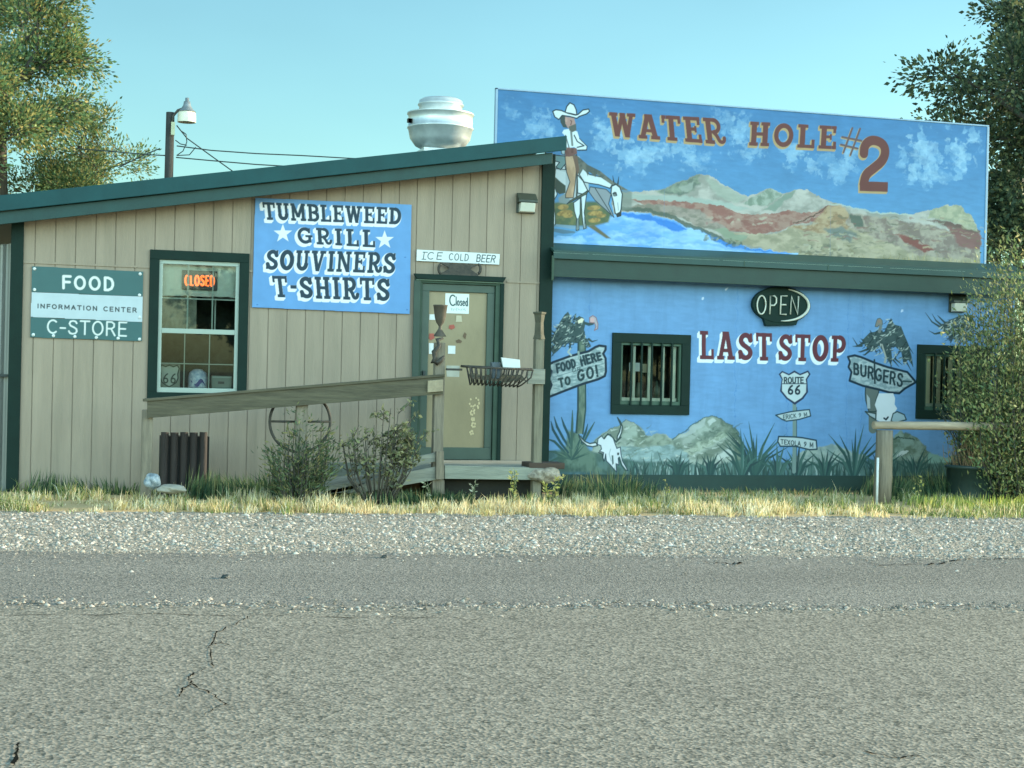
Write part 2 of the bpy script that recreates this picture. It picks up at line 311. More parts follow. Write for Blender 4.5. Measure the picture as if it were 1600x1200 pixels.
# slab-serif sign painter's letters: 'p' = filled polygon, 's' = pen stroke with its own width
def _V(x, y0, y1, t=.21): return ('p', [(x-t/2, y0), (x+t/2, y0), (x+t/2, y1), (x-t/2, y1)], 0)
def _H(x0, x1, y, t=.13): return ('p', [(x0, y-t/2), (x1, y-t/2), (x1, y+t/2), (x0, y+t/2)], 0)
def _D(a, b, t=.21): return ('p', [(a[0]-t/2, a[1]), (a[0]+t/2, a[1]), (b[0]+t/2, b[1]), (b[0]-t/2, b[1])], 0)
def _S(pts, t): return ('s', pts, t)
B, T_ = .065, .935
SLAB = {
 'T': (.82, [_V(.41, 0, 1), _H(0, .82, T_), _V(.055, .7, 1, .11), _V(.765, .7, 1, .11), _H(.2, .62, B)]),
 'U': (.84, [_V(.19, .3, 1), _V(.66, .3, 1, .17), _S(arc(.425, .32, .235, .23, 180, 360), .19), _H(0, .38, T_), _H(.5, .84, T_)]),
 'M': (1.05, [_V(.17, 0, 1, .17), _V(.86, 0, 1, .2), _D((.17, 1), (.5, .2), .2), _D((.5, .2), (.86, 1), .2), _H(0, .34, B), _H(.68, 1.05, B), _H(.02, .25, T_), _H(.8, 1.03, T_)]),
 'B': (.78, [_V(.2, 0, 1), _H(0, .5, T_), _H(0, .5, B), _H(.2, .5, .52, .11), _S(arc(.47, .72, .2, .2, 90, -90), .16), _S(arc(.47, .29, .23, .22, 90, -90), .17)]),
 'L': (.74, [_V(.22, 0, 1), _H(.02, .44, T_), _H(.02, .74, B), _V(.68, 0, .36, .12)]),
 'E': (.76, [_V(.22, 0, 1), _H(.02, .74, T_), _H(.02, .76, B), _V(.69, 0, .32, .11), _V(.67, .7, 1, .11), _H(.22, .54, .52, .12), _V(.52, .4, .64, .08)]),
 'W': (1.16, [_D((.17, 1), (.36, 0), .21), _D((.36, 0), (.58, .95), .16), _D((.58, .95), (.8, 0), .21), _D((.8, 0), (.99, 1), .16), _H(0, .36, T_), _H(.8, 1.16, T_), _H(.46, .7, T_)]),
 'D': (.84, [_V(.22, 0, 1), _H(.02, .45, T_), _H(.02, .45, B), _S(arc(.42, .5, .32, .41, 90, -90), .19)]),
 'G': (.86, [_S(arc(.43, .5, .34, .41, 55, 300, 18), .19), _V(.7, .08, .5, .17), _H(.46, .86, .47, .12), _V(.68, .66, .95, .12)]),
 'C': (.8, [_S(arc(.43, .5, .34, .41, 55, 305, 18), .19), _V(.7, .66, .95, .12)]),
 'R': (.88, [_V(.22, 0, 1), _H(.02, .5, T_), _H(.02, .42, B), _H(.22, .5, .46, .11), _S(arc(.46, .7, .22, .23, 90, -90), .17), _S([(.42, .45), (.56, .3), (.62, .13), (.72, .07), (.84, .12), (.86, .25)], .15)]),
 'I': (.44, [_V(.22, 0, 1), _H(.02, .42, T_), _H(.02, .42, B)]),
 'S': (.76, [_S([(.64, .72), (.58, .85), (.4, .92), (.2, .85), (.13, .7), (.22, .57), (.42, .48), (.6, .38), (.65, .24), (.55, .11), (.36, .07), (.18, .13), (.11, .28)], .18), _V(.67, .66, .97, .11), _V(.08, .03, .34, .11)]),
 'O': (.84, [_S(arc(.42, .5, .32, .41, 0, 360, 24), .2)]),
 'V': (.9, [_D((.17, 1), (.42, 0), .22), _D((.44, 0), (.72, 1), .17), _H(0, .38, T_), _H(.54, .9, T_)]),
 'N': (.9, [_V(.17, 0, 1, .16), _V(.73, 0, 1, .16), _D((.18, 1), (.72, 0), .22), _H(0, .34, B), _H(.56, .9, T_), _H(.0, .22, T_)]),
 'H': (.88, [_V(.2, 0, 1), _V(.68, 0, 1), _H(.2, .68, .5, .13), _H(.02, .38, B), _H(.5, .86, B), _H(.02, .38, T_), _H(.5, .86, T_)]),
 'P': (.8, [_V(.22, 0, 1), _H(.02, .5, T_), _H(.02, .44, B), _H(.22, .5, .42, .12), _S(arc(.46, .68, .24, .25, 90, -90), .18)]),
 'A': (.92, [_D((.16, 0), (.42, 1), .2), _D((.74, 0), (.5, 1), .22), _H(.25, .7, .33, .12), _H(0, .36, B), _H(.54, .92, B), _H(.28, .6, T_)]),
 '-': (.42, [_H(.04, .38, .5, .15)]),
 '2': (.72, [_S([(.12, .68), (.13, .82), (.25, .92), (.4, .925), (.56, .86), (.62, .72), (.56, .56), (.36, .42), (.17, .3), (.13, .12)], .18), _H(.04, .70, .085, .17)]),
 ' ': (.5, []),
}
# plain one-line letters drawn with a round pen
def _st(w_, *ls): return (w_, [('s', list(l), 0) for l in ls])
STICK = {
 'A': _st(.7, [(.05, 0), (.35, 1), (.65, 0)], [(.16, .35), (.54, .35)]), 'B': _st(.62, [(.08, 0), (.08, 1), (.4, 1), (.52, .88), (.52, .65), (.4, .53), (.08, .53)], [(.4, .53), (.57, .4), (.57, .13), (.42, 0), (.08, 0)]),
 'C': _st(.72, arc(.4, .5, .34, .5, 50, 310, 16)), 'D': _st(.7, [(.08, 0), (.08, 1)], [(.08, 1), (.3, 1), (.52, .88), (.62, .62), (.62, .38), (.52, .12), (.3, 0), (.08, 0)]),
 'E': _st(.6, [(.56, 1), (.08, 1), (.08, 0), (.56, 0)], [(.08, .52), (.5, .52)]), 'F': _st(.58, [(.56, 1), (.08, 1), (.08, 0)], [(.08, .52), (.5, .52)]),
 'G': _st(.76, arc(.4, .5, .34, .5, 50, 330, 16)+[(.7, .25), (.7, .45), (.45, .45)]), 'H': _st(.7, [(.08, 0), (.08, 1)], [(.62, 0), (.62, 1)], [(.08, .52), (.62, .52)]),
 'I': _st(.2, [(.1, 0), (.1, 1)]), 'K': _st(.66, [(.08, 0), (.08, 1)], [(.58, 1), (.1, .45)], [(.25, .6), (.62, 0)]), 'L': _st(.54, [(.08, 1), (.08, 0), (.5, 0)]),
 'M': _st(.84, [(.08, 0), (.08, 1), (.42, .2), (.76, 1), (.76, 0)]), 'N': _st(.72, [(.08, 0), (.08, 1), (.64, 0), (.64, 1)]), 'O': _st(.78, arc(.39, .5, .33, .5, 0, 360, 22)),
 'P': _st(.62, [(.08, 0), (.08, 1), (.4, 1), (.55, .87), (.55, .62), (.4, .48), (.08, .48)]), 'R': _st(.68, [(.08, 0), (.08, 1), (.4, 1), (.56, .87), (.56, .64), (.4, .5), (.08, .5)], [(.36, .5), (.62, 0)]),
 'S': _st(.66, [(.57, .82), (.5, .95), (.33, 1), (.16, .95), (.09, .78), (.17, .62), (.4, .5), (.56, .38), (.59, .2), (.5, .05), (.32, 0), (.14, .05), (.06, .2)]),
 'T': _st(.66, [(.03, 1), (.63, 1)], [(.33, 1), (.33, 0)]), 'U': _st(.7, [(.08, 1), (.08, .28), (.16, .07), (.35, 0), (.54, .07), (.62, .28), (.62, 1)]), 'W': _st(.95, [(.04, 1), (.24, 0), (.47, .95), (.7, 0), (.9, 1)]),
 'V': _st(.66, [(.04, 1), (.33, 0), (.62, 1)]), 'X': _st(.66, [(.05, 1), (.6, 0)], [(.6, 1), (.05, 0)]), 'Z': _st(.64, [(.06, 1), (.58, 1), (.06, 0), (.6, 0)]), '!': _st(.2, [(.1, 1), (.1, .3)], [(.1, .06), (.1, .02)]),
 '6': _st(.62, [(.5, .95), (.3, .8), (.12, .5), (.08, .27), (.14, .07), (.31, 0), (.48, .06), (.55, .25), (.48, .43), (.31, .5), (.14, .42)]), '9': _st(.62, [(.12, .05), (.32, .2), (.5, .5), (.54, .73), (.48, .93), (.31, 1), (.14, .93), (.08, .74), (.14, .57), (.31, .5), (.48, .58)]),
 '-': _st(.42, [(.05, .42), (.37, .42)]), ' ': (.45, []),
 'l': _st(.2, [(.1, 0), (.1, 1)]), 'o': _st(.5, arc(.25, .28, .2, .28, 0, 360, 12)), 's': _st(.45, [(.4, .5), (.2, .56), (.08, .44), (.3, .28), (.4, .12), (.25, 0), (.06, .06)]), 'e': _st(.5, [(.06, .3), (.42, .3), (.38, .5), (.22, .56), (.06, .4), (.06, .16), (.2, 0), (.42, .08)]), 'd': _st(.5, [(.42, .95), (.42, 0)], arc(.24, .28, .18, .28, 0, 360, 12)),
}
def layout(string, font, gap):
    x = 0; out = []
    for ch in string:
        wd, prims = font[ch]
        for k, pts, tw in prims:
            if k == 's' and font is SLAB and 5 <= len(pts) < 16:
                for _ in range(2): pts = [pts[0]]+[q for p0, p1 in zip(pts[:-1], pts[1:]) for q in ((.75*p0[0]+.25*p1[0], .75*p0[1]+.25*p1[1]), (.25*p0[0]+.75*p1[0], .25*p0[1]+.75*p1[1]))]+[pts[-1]]
            out.append((k, [(p[0]+x, p[1]) for p in pts], tw))
        x += wd+gap
    x -= gap
    return [(k, [(p[0]/x, p[1]) for p in pts], tw) for k, pts, tw in out]
def zoomed(ox, oy, s): return lambda q: (ox+q[0]/s, oy+q[1]/s)

# ------------------------------------------------------------------ shared materials
TRIM = P(10, 38, 31); TRIM2 = P(52, 98, 92)
M_trim = mat('green_paint', TRIM, .6, .18, 5, .15, spec=.2)
M_trim_light = mat('faded_green_paint', P(52, 78, 64), .6, .2, 4, .15, spec=.25)
M_roof = mat('green_roof_metal', P(16, 66, 68), .5, .16, 2.5, .05, spec=.25)
M_siding = mat('tan_siding', P(137, 137, 118), .8, .12, 2.6, .35, stretch=(2.2, 1, .25), fine=55)
_t = M_siding.node_tree; _b = _t.nodes['Principled BSDF']; _src = _b.inputs['Base Color'].links[0].from_socket
_tc = _t.nodes.new('ShaderNodeTexCoord'); _mp = _t.nodes.new('ShaderNodeMapping'); _mp.inputs['Scale'].default_value = (5., 1., .28); _t.links.new(_tc.outputs['Object'], _mp.inputs[0])
_n = _t.nodes.new('ShaderNodeTexNoise'); _n.inputs['Scale'].default_value = 1.6; _n.inputs['Detail'].default_value = 8; _n.inputs['Roughness'].default_value = .7; _t.links.new(_mp.outputs[0], _n.inputs['Vector'])
_mr = _t.nodes.new('ShaderNodeMapRange'); _mr.inputs[1].default_value = .52; _mr.inputs[2].default_value = .72; _mr.inputs[3].default_value = 0; _mr.inputs[4].default_value = .5; _t.links.new(_n.outputs['Fac'], _mr.inputs[0])
_mx = _t.nodes.new('ShaderNodeMix'); _mx.data_type = 'RGBA'; _mx.inputs[7].default_value = (*P(112, 116, 98), 1); _t.links.new(_mr.outputs[0], _mx.inputs[0]); _t.links.new(_src, _mx.inputs[6]); _t.links.new(_mx.outputs[2], _b.inputs['Base Color'])
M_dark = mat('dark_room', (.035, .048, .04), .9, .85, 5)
M_conc = mat('old_concrete', P(98, 110, 92), .9, .25, 8, .5)
M_wood = mat('weathered_wood', P(78, 82, 64), .85, .36, 9, .6, stretch=(.25, 1, 2.5), fine=30)
M_woodv = mat('weathered_post_wood', P(112, 115, 98), .85, .36, 9, .6, stretch=(2.5, 2.5, .25), fine=30)
M_woodl = mat('bare_plank_wood', P(128, 142, 128), .85, .28, 9, .6, stretch=(.25, 1, 2.5), fine=30)
M_iron = mat('rusty_iron', (.035, .036, .03), .7, .4, 25, .4, col2=(.075, .06, .045))
M_vinyl = mat('white_vinyl', P(140, 168, 155), .5, .05, 3)
M_paper = mat('white_paper', P(190, 214, 210), .8, .05, 12)
M_black = mat('black_plastic', (.02, .028, .026), .5, .2, 8)
M_paint = mat_attr('sign_paint', .55, .3, .07, 5.)
M_mural = mat_attr('mural_paint', .62, .25, .06, 3., bump=.1)

# ================================================================== GROUND
def line_y(a, b):                        # straight line through two ground points -> y(x)
    k = (b[1]-a[1])/(b[0]-a[0]); return lambda x: a[1]+k*(x-a[0])
Y_GRASS = line_y(G(0, 800), G(1600, 810))
Y_GRAVEL = line_y(G(0, 864), G(1600, 874))
Y_SEAM = line_y(G(0, 945), G(1600, 950))
Y_CRACK = line_y(G(0, 966), G(1600, 972))

def ground_mat(name, c1, c2, cell, cellvar, rough, bump, patch=.6, patchvar=.12, dist=.006, streak=None):
    m = bpy.data.materials.new(name); m.use_nodes = True; t = m.node_tree; b = t.nodes['Principled BSDF']; b.inputs['Roughness'].default_value = rough; b.inputs['Specular IOR Level'].default_value = .25
    tc = t.nodes.new('ShaderNodeTexCoord')
    v = t.nodes.new('ShaderNodeTexVoronoi'); v.inputs['Scale'].default_value = cell; t.links.new(tc.outputs['Object'], v.inputs['Vector'])
    n = t.nodes.new('ShaderNodeTexNoise'); n.inputs['Scale'].default_value = patch; n.inputs['Detail'].default_value = 8; n.inputs['Roughness'].default_value = .6
    mp = t.nodes.new('ShaderNodeMapping'); mp.inputs['Scale'].default_value = (.45, 1.3, 1); mp.inputs['Rotation'].default_value = (0, 0, .12)
    t.links.new(tc.outputs['Object'], mp.inputs[0]); t.links.new(mp.outputs[0], n.inputs['Vector'])
    f = t.nodes.new('ShaderNodeTexNoise'); f.inputs['Scale'].default_value = cell*.45; f.inputs['Detail'].default_value = 3; f.inputs['Roughness'].default_value = .7; t.links.new(tc.outputs['Object'], f.inputs['Vector'])
    sep = t.nodes.new('ShaderNodeSeparateColor'); t.links.new(v.outputs['Color'], sep.inputs[0])
    ad = t.nodes.new('ShaderNodeMath'); ad.operation = 'MULTIPLY_ADD'; ad.inputs[1].default_value = cellvar; t.links.new(sep.outputs[0], ad.inputs[0])
    mr = t.nodes.new('ShaderNodeMapRange'); mr.inputs[1].default_value = .3; mr.inputs[2].default_value = .7; mr.inputs[3].default_value = (1-cellvar)*.5-.28; mr.inputs[4].default_value = (1-cellvar)*.5+.28
    t.links.new(f.outputs['Fac'], mr.inputs[0]); t.links.new(mr.outputs[0], ad.inputs[2])
    mx = t.nodes.new('ShaderNodeMix'); mx.data_type = 'RGBA'; mx.inputs[6].default_value = (*c1, 1); mx.inputs[7].default_value = (*c2, 1); t.links.new(ad.outputs[0], mx.inputs[0])
    ln = t.nodes.new('ShaderNodeTexNoise'); ln.inputs['Scale'].default_value = 1.; ln.inputs['Detail'].default_value = 3
    lm = t.nodes.new('ShaderNodeMapping'); lm.inputs['Scale'].default_value = (.07, .8, 1); lm.inputs['Rotation'].default_value = (0, 0, .15); t.links.new(tc.outputs['Object'], lm.inputs[0]); t.links.new(lm.outputs[0], ln.inputs['Vector'])
    lmx = t.nodes.new('ShaderNodeMix'); lmx.data_type = 'FLOAT'; lmx.inputs[0].default_value = .45; t.links.new(n.outputs['Fac'], lmx.inputs[2]); t.links.new(ln.outputs['Fac'], lmx.inputs[3])
    pr = t.nodes.new('ShaderNodeMapRange'); pr.inputs[1].default_value = .3; pr.inputs[2].default_value = .7; pr.inputs[3].default_value = 1-patchvar; pr.inputs[4].default_value = 1+patchvar; t.links.new(lmx.outputs[0], pr.inputs[0])
    sc = t.nodes.new('ShaderNodeVectorMath'); sc.operation = 'SCALE'; t.links.new(mx.outputs[2], sc.inputs[0]); t.links.new(pr.outputs[0], sc.inputs['Scale']); t.links.new(sc.outputs[0], b.inputs['Base Color'])
    bp = t.nodes.new('ShaderNodeBump'); bp.inputs['Strength'].default_value = bump; bp.inputs['Distance'].default_value = dist
    ad2 = t.nodes.new('ShaderNodeMath'); ad2.operation = 'ADD'; t.links.new(v.outputs['Distance'], ad2.inputs[0]); t.links.new(f.outputs['Fac'], ad2.inputs[1])
    t.links.new(ad2.outputs[0], bp.inputs['Height']); t.links.new(bp.outputs[0], b.inputs['Normal'])
    return m
M_dirt = ground_mat('dry_dirt', P(112, 112, 82), P(150, 148, 108), 45, .4, .95, .5)
M_gravel = ground_mat('grey_gravel', P(108, 114, 100), P(178, 184, 164), 42, .7, .9, .9, dist=.015)
M_road = ground_mat('worn_chip_seal', P(68, 75, 64), P(164, 170, 151), 62, .6, .85, .5, patchvar=.13, dist=.006)
M_shoulder = ground_mat('dark_asphalt_shoulder', P(66, 74, 66), P(154, 162, 148), 66, .5, .88, .7, patchvar=.16)

def sheet(name, ys0, ys1, z, m, x0=-60, x1=60, n=240, wob=0., seed=1):
    r = np.random.default_rng(seed); xs = np.linspace(x0, x1, n+1); b = MB(); vs = []
    wa = vnoise(xs*100, np.zeros_like(xs), 60., seed)-.5
    for i, x in enumerate(xs):
        vs += [(x, ys0(x)+wa[i]*wob, z), (x, ys1(x)+wa[i]*wob*.6, z)]
    b.add(vs, [(2*i, 2*i+2, 2*i+3, 2*i+1) for i in range(n)])
    return kind(b.build(name, m), 'structure')
g = MB(); g.add([(-1500, -1500, 0), (1500, -1500, 0), (1500, 1500, 0), (-1500, 1500, 0)], [(0, 1, 2, 3)]); kind(g.build('ground', M_dirt), 'structure')
sheet('grass_verge', lambda x: Y_GRASS(x)-.05, lambda x: -.02, .003, ground_mat('straw_littered_soil', P(150, 142, 98), P(206, 196, 146), 60, .4, .95, .5), x0=-14, x1=14, wob=.2, seed=2)
sheet('gravel_strip', lambda x: Y_GRAVEL(x)-.4, lambda x: Y_GRASS(x)+.1, .004, M_gravel, wob=.7, seed=3)
sheet('road_shoulder', lambda x: Y_SEAM(x)-.3, Y_GRAVEL, .008, M_shoulder, wob=.6, seed=4, n=800)
sheet('road', lambda x: -40., lambda x: Y_SEAM(x)-.1, .012, M_road, wob=.12, seed=5, n=800)

def stones(name, n, yf, spread, smin, smax, cols, z=.006, seed=1, xr=(-12, 13)):
    """loose chippings: many small faceted stones in one mesh"""
    r = np.random.default_rng(seed); x = r.uniform(xr[0], xr[1], n)
    y = np.array([yf(a, r) for a in x]) if spread is None else np.array([yf(a) for a in x])+r.normal(0, spread, n)
    s = smin+(smax-smin)*r.random(n)**2.2
    base = np.array([(1, 0, 0), (.3, .95, 0), (-.8, .58, 0), (-.8, -.58, 0), (.3, -.95, 0), (.1, .1, .75), (0, 0, -.5)])
    F0 = np.array([(0, 1, 5), (1, 2, 5), (2, 3, 5), (3, 4, 5), (4, 0, 5)])
    jit = 1+r.normal(0, .25, (n, 7, 1)); a = r.uniform(0, 2*PI, n); ca, sa = np.cos(a), np.sin(a)
    V = base[None]*jit*s[:, None, None]; V[:, :, 0] *= r.uniform(.7, 1.4, n)[:, None]
    X = V[:, :, 0]*ca[:, None]-V[:, :, 1]*sa[:, None]+x[:, None]; Y = V[:, :, 0]*sa[:, None]+V[:, :, 1]*ca[:, None]+y[:, None]; Z = np.maximum(V[:, :, 2], -.002)+z
    VV = np.stack([X, Y, Z], -1).reshape(-1, 3); FF = (F0[None]+np.arange(n)[:, None, None]*7).reshape(-1)
    C = np.array([P(*c) for c in cols]); ci = r.integers(0, len(C), n); cc = np.repeat(C[ci]*r.uniform(.8, 1.15, (n, 1)), 7, 0)
    return kind(fast_mesh(name, VV, FF, [3]*(n*5), np.clip(cc, 0, .85), mat_attr('stone_chips', .9, .2, .12, 40)), 'stuff')
GREYS = [(186, 194, 174), (168, 176, 158), (146, 154, 138), (200, 205, 186), (124, 132, 116), (156, 164, 150)]
stones('gravel', 38000, lambda x, r: Y_GRAVEL(x)+(Y_GRASS(x)-Y_GRAVEL(x))*r.beta(1.1, 1.05)+r.normal(0, .05)-(r.exponential(.35) if r.random() < .12 else 0), None, .005, .025, GREYS, seed=11)
stones('loose_gravel', 4200, lambda x, r: Y_SEAM(x)-.08+r.laplace(0, .10)+.06*math.sin(x*2.1)+.05*math.sin(x*5.3), None, .004, .018, [(150, 156, 138), (168, 172, 152), (124, 130, 114), (186, 190, 170), (100, 106, 94)], z=.014, seed=12, xr=(-9, 6))
stones('scattered_gravel', 4200, lambda x, r: Y_GRAVEL(x)+.15-r.exponential(.33), None, .004, .014, [(146, 152, 136), (120, 126, 112), (164, 168, 150)], z=.012, seed=13, xr=(-9, 6))

def crack(name, pix, wid, seed=1):
    r = random.Random(seed); pts = []
    for (a, b) in zip(pix[:-1], pix[1:]):
        for k in range(7):
            t = k/7; pts.append((a[0]+(b[0]-a[0])*t+r.uniform(-2.6, 2.6), a[1]+(b[1]-a[1])*t+r.uniform(-1.8, 1.8)))
    pts.append(pix[-1]); q = [Vector((*G(*p), .016)) for p in pts]; b = MB(); vs = []
    for i, p in enumerate(q):
        d = (q[min(i+1, len(q)-1)]-q[max(i-1, 0)]).normalized(); nrm = Vector((-d.y, d.x, 0)); wd = wid*r.choice((.15, .35, .5, .7, .95))*(1 if 0 < i < len(q)-1 else .1)
        vs += [p+nrm*wd/2, p-nrm*wd/2]
    b.add(vs, [(2*i, 2*i+1, 2*i+3, 2*i+2) for i in range(len(q)-1)])
    o = kind(b.build(name, mat('crack_shadow', (.018, .018, .015), 1., .3, 20, spec=0.)), 'structure'); return o
crack('road_crack', [(392, 966), (368, 978), (340, 992), (326, 1014), (333, 1046), (312, 1052), (292, 1063), (300, 1072), (328, 1088), (352, 1104), (334, 1112), (320, 1124)], .011, 2)
crack('road_seam', [(-60, 966), (120, 964), (290, 963), (470, 967), (640, 968), (760, 971)], .014, 3)
crack('road_crack', [(1095, 881), (1140, 883), (1160, 882)], .03, 4)
crack('road_crack', [(1360, 884), (1450, 885), (1520, 875), (1640, 873)], .035, 5)
crack('road_crack', [(301, 1072), (288, 1080), (280, 1094)], .012, 8)
crack('road_crack', [(326, 1014), (345, 1008), (360, 1012)], .01, 9)
crack('road_crack', [(30, 1165), (26, 1180), (20, 1204)], .02, 6)
crack('road_crack', [(1340, 1178), (1400, 1190), (1440, 1186)], .014, 7)

# ================================================================== STORE BUILDING (tan, mono-pitch roof)
def rect(pts, y=0.):                     # corners seen in the picture -> x0,x1,z0,z1 on the wall
    q = [W(*p, y) for p in pts]; return q
XL, XR = -6.14, .36
ROOF_Y = -.36
ra = W(0, 305, ROOF_Y); rb = W(886, 212, ROOF_Y); kz = (rb[1]-ra[1])/(rb[0]-ra[0])
def roof_z(x): return ra[1]+kz*(x-ra[0])            # top edge of the roof
X_ROOF0, X_ROOF1 = -9.2, rb[0]
store = thing('store_building', 'tan grooved plywood store with sloping green roof edge and green door frame', 'building', (-3, 2, 0))
WIN = (-4.50, -3.53, 1.22, 2.84); DOOR = (-1.22, -.25, .42, 2.68)
def grooved_wall(name, x0, x1, zbot, ztop, openings, y, m, parent, pitch=.232, gw=.011, gd=.011, phase=0.):
    xs = {x0, x1}; gr = []
    x = x0+phase
    while x < x1-.03:
        if x > x0+.03: gr.append((x-gw/2, x+gw/2)); xs |= {x-gw/2, x+gw/2}
        x += pitch
    for o in openings: xs |= {o[0], o[1]}
    xs = sorted(xs); b = MB()
    for xa, xb in zip(xs[:-1], xs[1:]):
        xm = (xa+xb)/2; groove = any(a < xm < c for a, c in gr); yy = y+(gd if groove else 0)
        segs = [(zbot, None)]
        for o in openings:
            if o[0] < xm < o[1]: segs = [(zbot, o[2]), (o[3], None)]
        for za, zb in segs:
            ta, tb = (ztop(xa), ztop(xb)) if zb is None else (zb, zb)
            if zb is not None and zb-za < .01: continue
            b.add([(xa, yy, za), (xb, yy, za), (xb, yy, tb), (xa, yy, ta)], [(0, 1, 2, 3)])
            if groove:
                b.add([(xa, y, za), (xa, yy, za), (xa, yy, ta), (xa, y, ta)], [(0, 1, 2, 3)]); b.add([(xb, yy, za), (xb, y, za), (xb, y, tb), (xb, yy, tb)], [(0, 1, 2, 3)])
    return b.build(name, m, parent)
wall = grooved_wall('front_wall', XL, XR, .0, lambda x: roof_z(x)-.16, [WIN, DOOR], 0., M_siding, store, phase=.19)
b = MB(); b.box(XL, XR, 5.9, 6, 0, 3.2); b.add([(XR, .02, 0), (XR, 6, 0), (XR, 6, 4.4), (XR, .02, 4.4)], [(0, 1, 2, 3)]); b.add([(XL, .02, 0), (XL, 6, 0), (XL, 6, 3.2), (XL, .02, 3.2)], [(3, 2, 1, 0)])
b.build('side_and_back_walls', M_siding, store)
b = MB()
for x0, x1 in ((XL, WIN[0]-.1), (WIN[1]+.1, -1.36), (-.1, XR)):
    zs = 2.74; b = MB(); b.box(x0, x1, -.012, .004, zs-.012, zs+.012); b.build('seam_flashing', M_siding, store)
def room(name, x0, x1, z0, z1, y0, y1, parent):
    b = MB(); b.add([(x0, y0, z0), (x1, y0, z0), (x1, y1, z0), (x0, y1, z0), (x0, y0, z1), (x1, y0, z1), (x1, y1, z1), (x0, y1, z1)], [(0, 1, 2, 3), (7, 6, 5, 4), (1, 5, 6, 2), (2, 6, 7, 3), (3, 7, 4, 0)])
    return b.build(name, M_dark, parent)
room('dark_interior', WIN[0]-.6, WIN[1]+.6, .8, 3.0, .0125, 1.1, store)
# roof slab, upper metal edge, lower fascia board
def slanted(b, x0, x1, d0, d1, y0, y1):  # bar following the roof slope, d below the top edge
    b.add([(x0, y0, roof_z(x0)-d1), (x1, y0, roof_z(x1)-d1), (x1, y1, roof_z(x1)-d1), (x0, y1, roof_z(x0)-d1), (x0, y0, roof_z(x0)-d0), (x1, y0, roof_z(x1)-d0), (x1, y1, roof_z(x1)-d0), (x0, y1, roof_z(x0)-d0)],
          [(0, 3, 2, 1), (4, 5, 6, 7), (0, 1, 5, 4), (1, 2, 6, 5), (2, 3, 7, 6), (3, 0, 4, 7)])
b = MB(); slanted(b, X_ROOF0, X_ROOF1-.02, .01, .06, ROOF_Y+.04, 6.4); roof = b.build('roof', M_roof, store)
b = MB(); slanted(b, X_ROOF0, X_ROOF1, 0, .185, ROOF_Y, ROOF_Y+.036); b.build('metal_roof_edge', M_roof, store, .006)
b = MB(); slanted(b, X_ROOF0, X_ROOF1-.17, .19, .335, ROOF_Y+.06, ROOF_Y+.10); b.build('fascia_board', mat('roof_fascia_green', P(18, 60, 56), .6, .2, 4, .15), store, .004)
b = MB(); slanted(b, X_ROOF0, X_ROOF1-.2, .2, .215, ROOF_Y+.101, -.001); b.build('soffit', M_siding, store)
tl = W(18, 345)[0]; tr = W(38, 345)[0]
b = MB(); b.box(tl, tr, -.03, .02, 0, roof_z(tl)-.16); b.build('corner_trim', M_trim, store, .004)
b = MB(); b.box(.345, .52, -.035, .08, .0, roof_z(.4)-.17); b.build('corner_trim', M_trim, store, .004)
# left metal-clad bay
b = MB(); xs = np.arange(-9.2, tl+.05, .02)
prof = [(x, .10+.018*math.sin(2*PI*x/.10)) for x in xs]
b.add([(x, y, 0) for x, y in prof]+[(x, y, 3.0+kz*(x+6)) for x, y in prof], [(i, i+1, len(prof)+i+1, len(prof)+i) for i in range(len(prof)-1)])
b.build('corrugated_bay', mat('pale_corrugated_metal', P(122, 138, 130), .5, .18, 2, 0, metal=.2, stretch=(4, 1, .4)), store)
b = MB(); b.box(-9.2, tl-.002, .05, .078, 1.37, 1.40); b.build('metal_rail', M_black, store)

# window of the store
wn = None
def window_frame(x0, x1, z0, z1, y, t, m, parent, name='window_trim', dep=.03, back=.02):
    b = MB(); b.box(x0-t, x1+t, y-dep, y+back, z1, z1+t); b.box(x0-t, x1+t, y-dep, y+back, z0-t, z0); b.box(x0-t, x0, y-dep, y+back, z0, z1); b.box(x1, x1+t, y-dep, y+back, z0, z1)
    return b.build(name, m, parent, .004)
wt = window_frame(*WIN, 0, .115, M_trim, store, 'window')
x0, x1, z0, z1 = WIN; zm = 1.975
b = MB()
for (a, c, e, f) in ((x0, x1, z1-.05, z1), (x0, x1, z0, z0+.06), (x0, x0+.045, z0+.06, z1-.05), (x1-.045, x1, z0+.06, z1-.05)): b.box(a, c, .0, .05, e, f)
b.box(x0+.045, x1-.045, -.004, .046, zm-.03, zm+.03); b.build('sash_frame', M_vinyl, wt, .004)
b = MB()
for fx in (.36, .67):
    xx = x0+(x1-x0)*fx; b.box(xx-.009, xx+.009, .022, .034, zm+.031, z1-.051); b.box(xx-.03, xx-.018, .028, .038, z0+.061, zm-.031)
zz = zm+.40; b.box(x0+.046, x1-.046, .023, .033, zz-.008, zz+.008); b.box(x0+.046, x1-.046, .029, .037, 1.57, 1.582)
b.build('muntins', M_vinyl, wt)
b = MB(); b.add([(x0+.045, .02, z0+.06), (x1-.045, .02, z0+.06), (x1-.045, .02, z1-.05), (x0+.045, .02, z1-.05)], [(0, 1, 2, 3)]); b.build('pane', GLASS, wt)
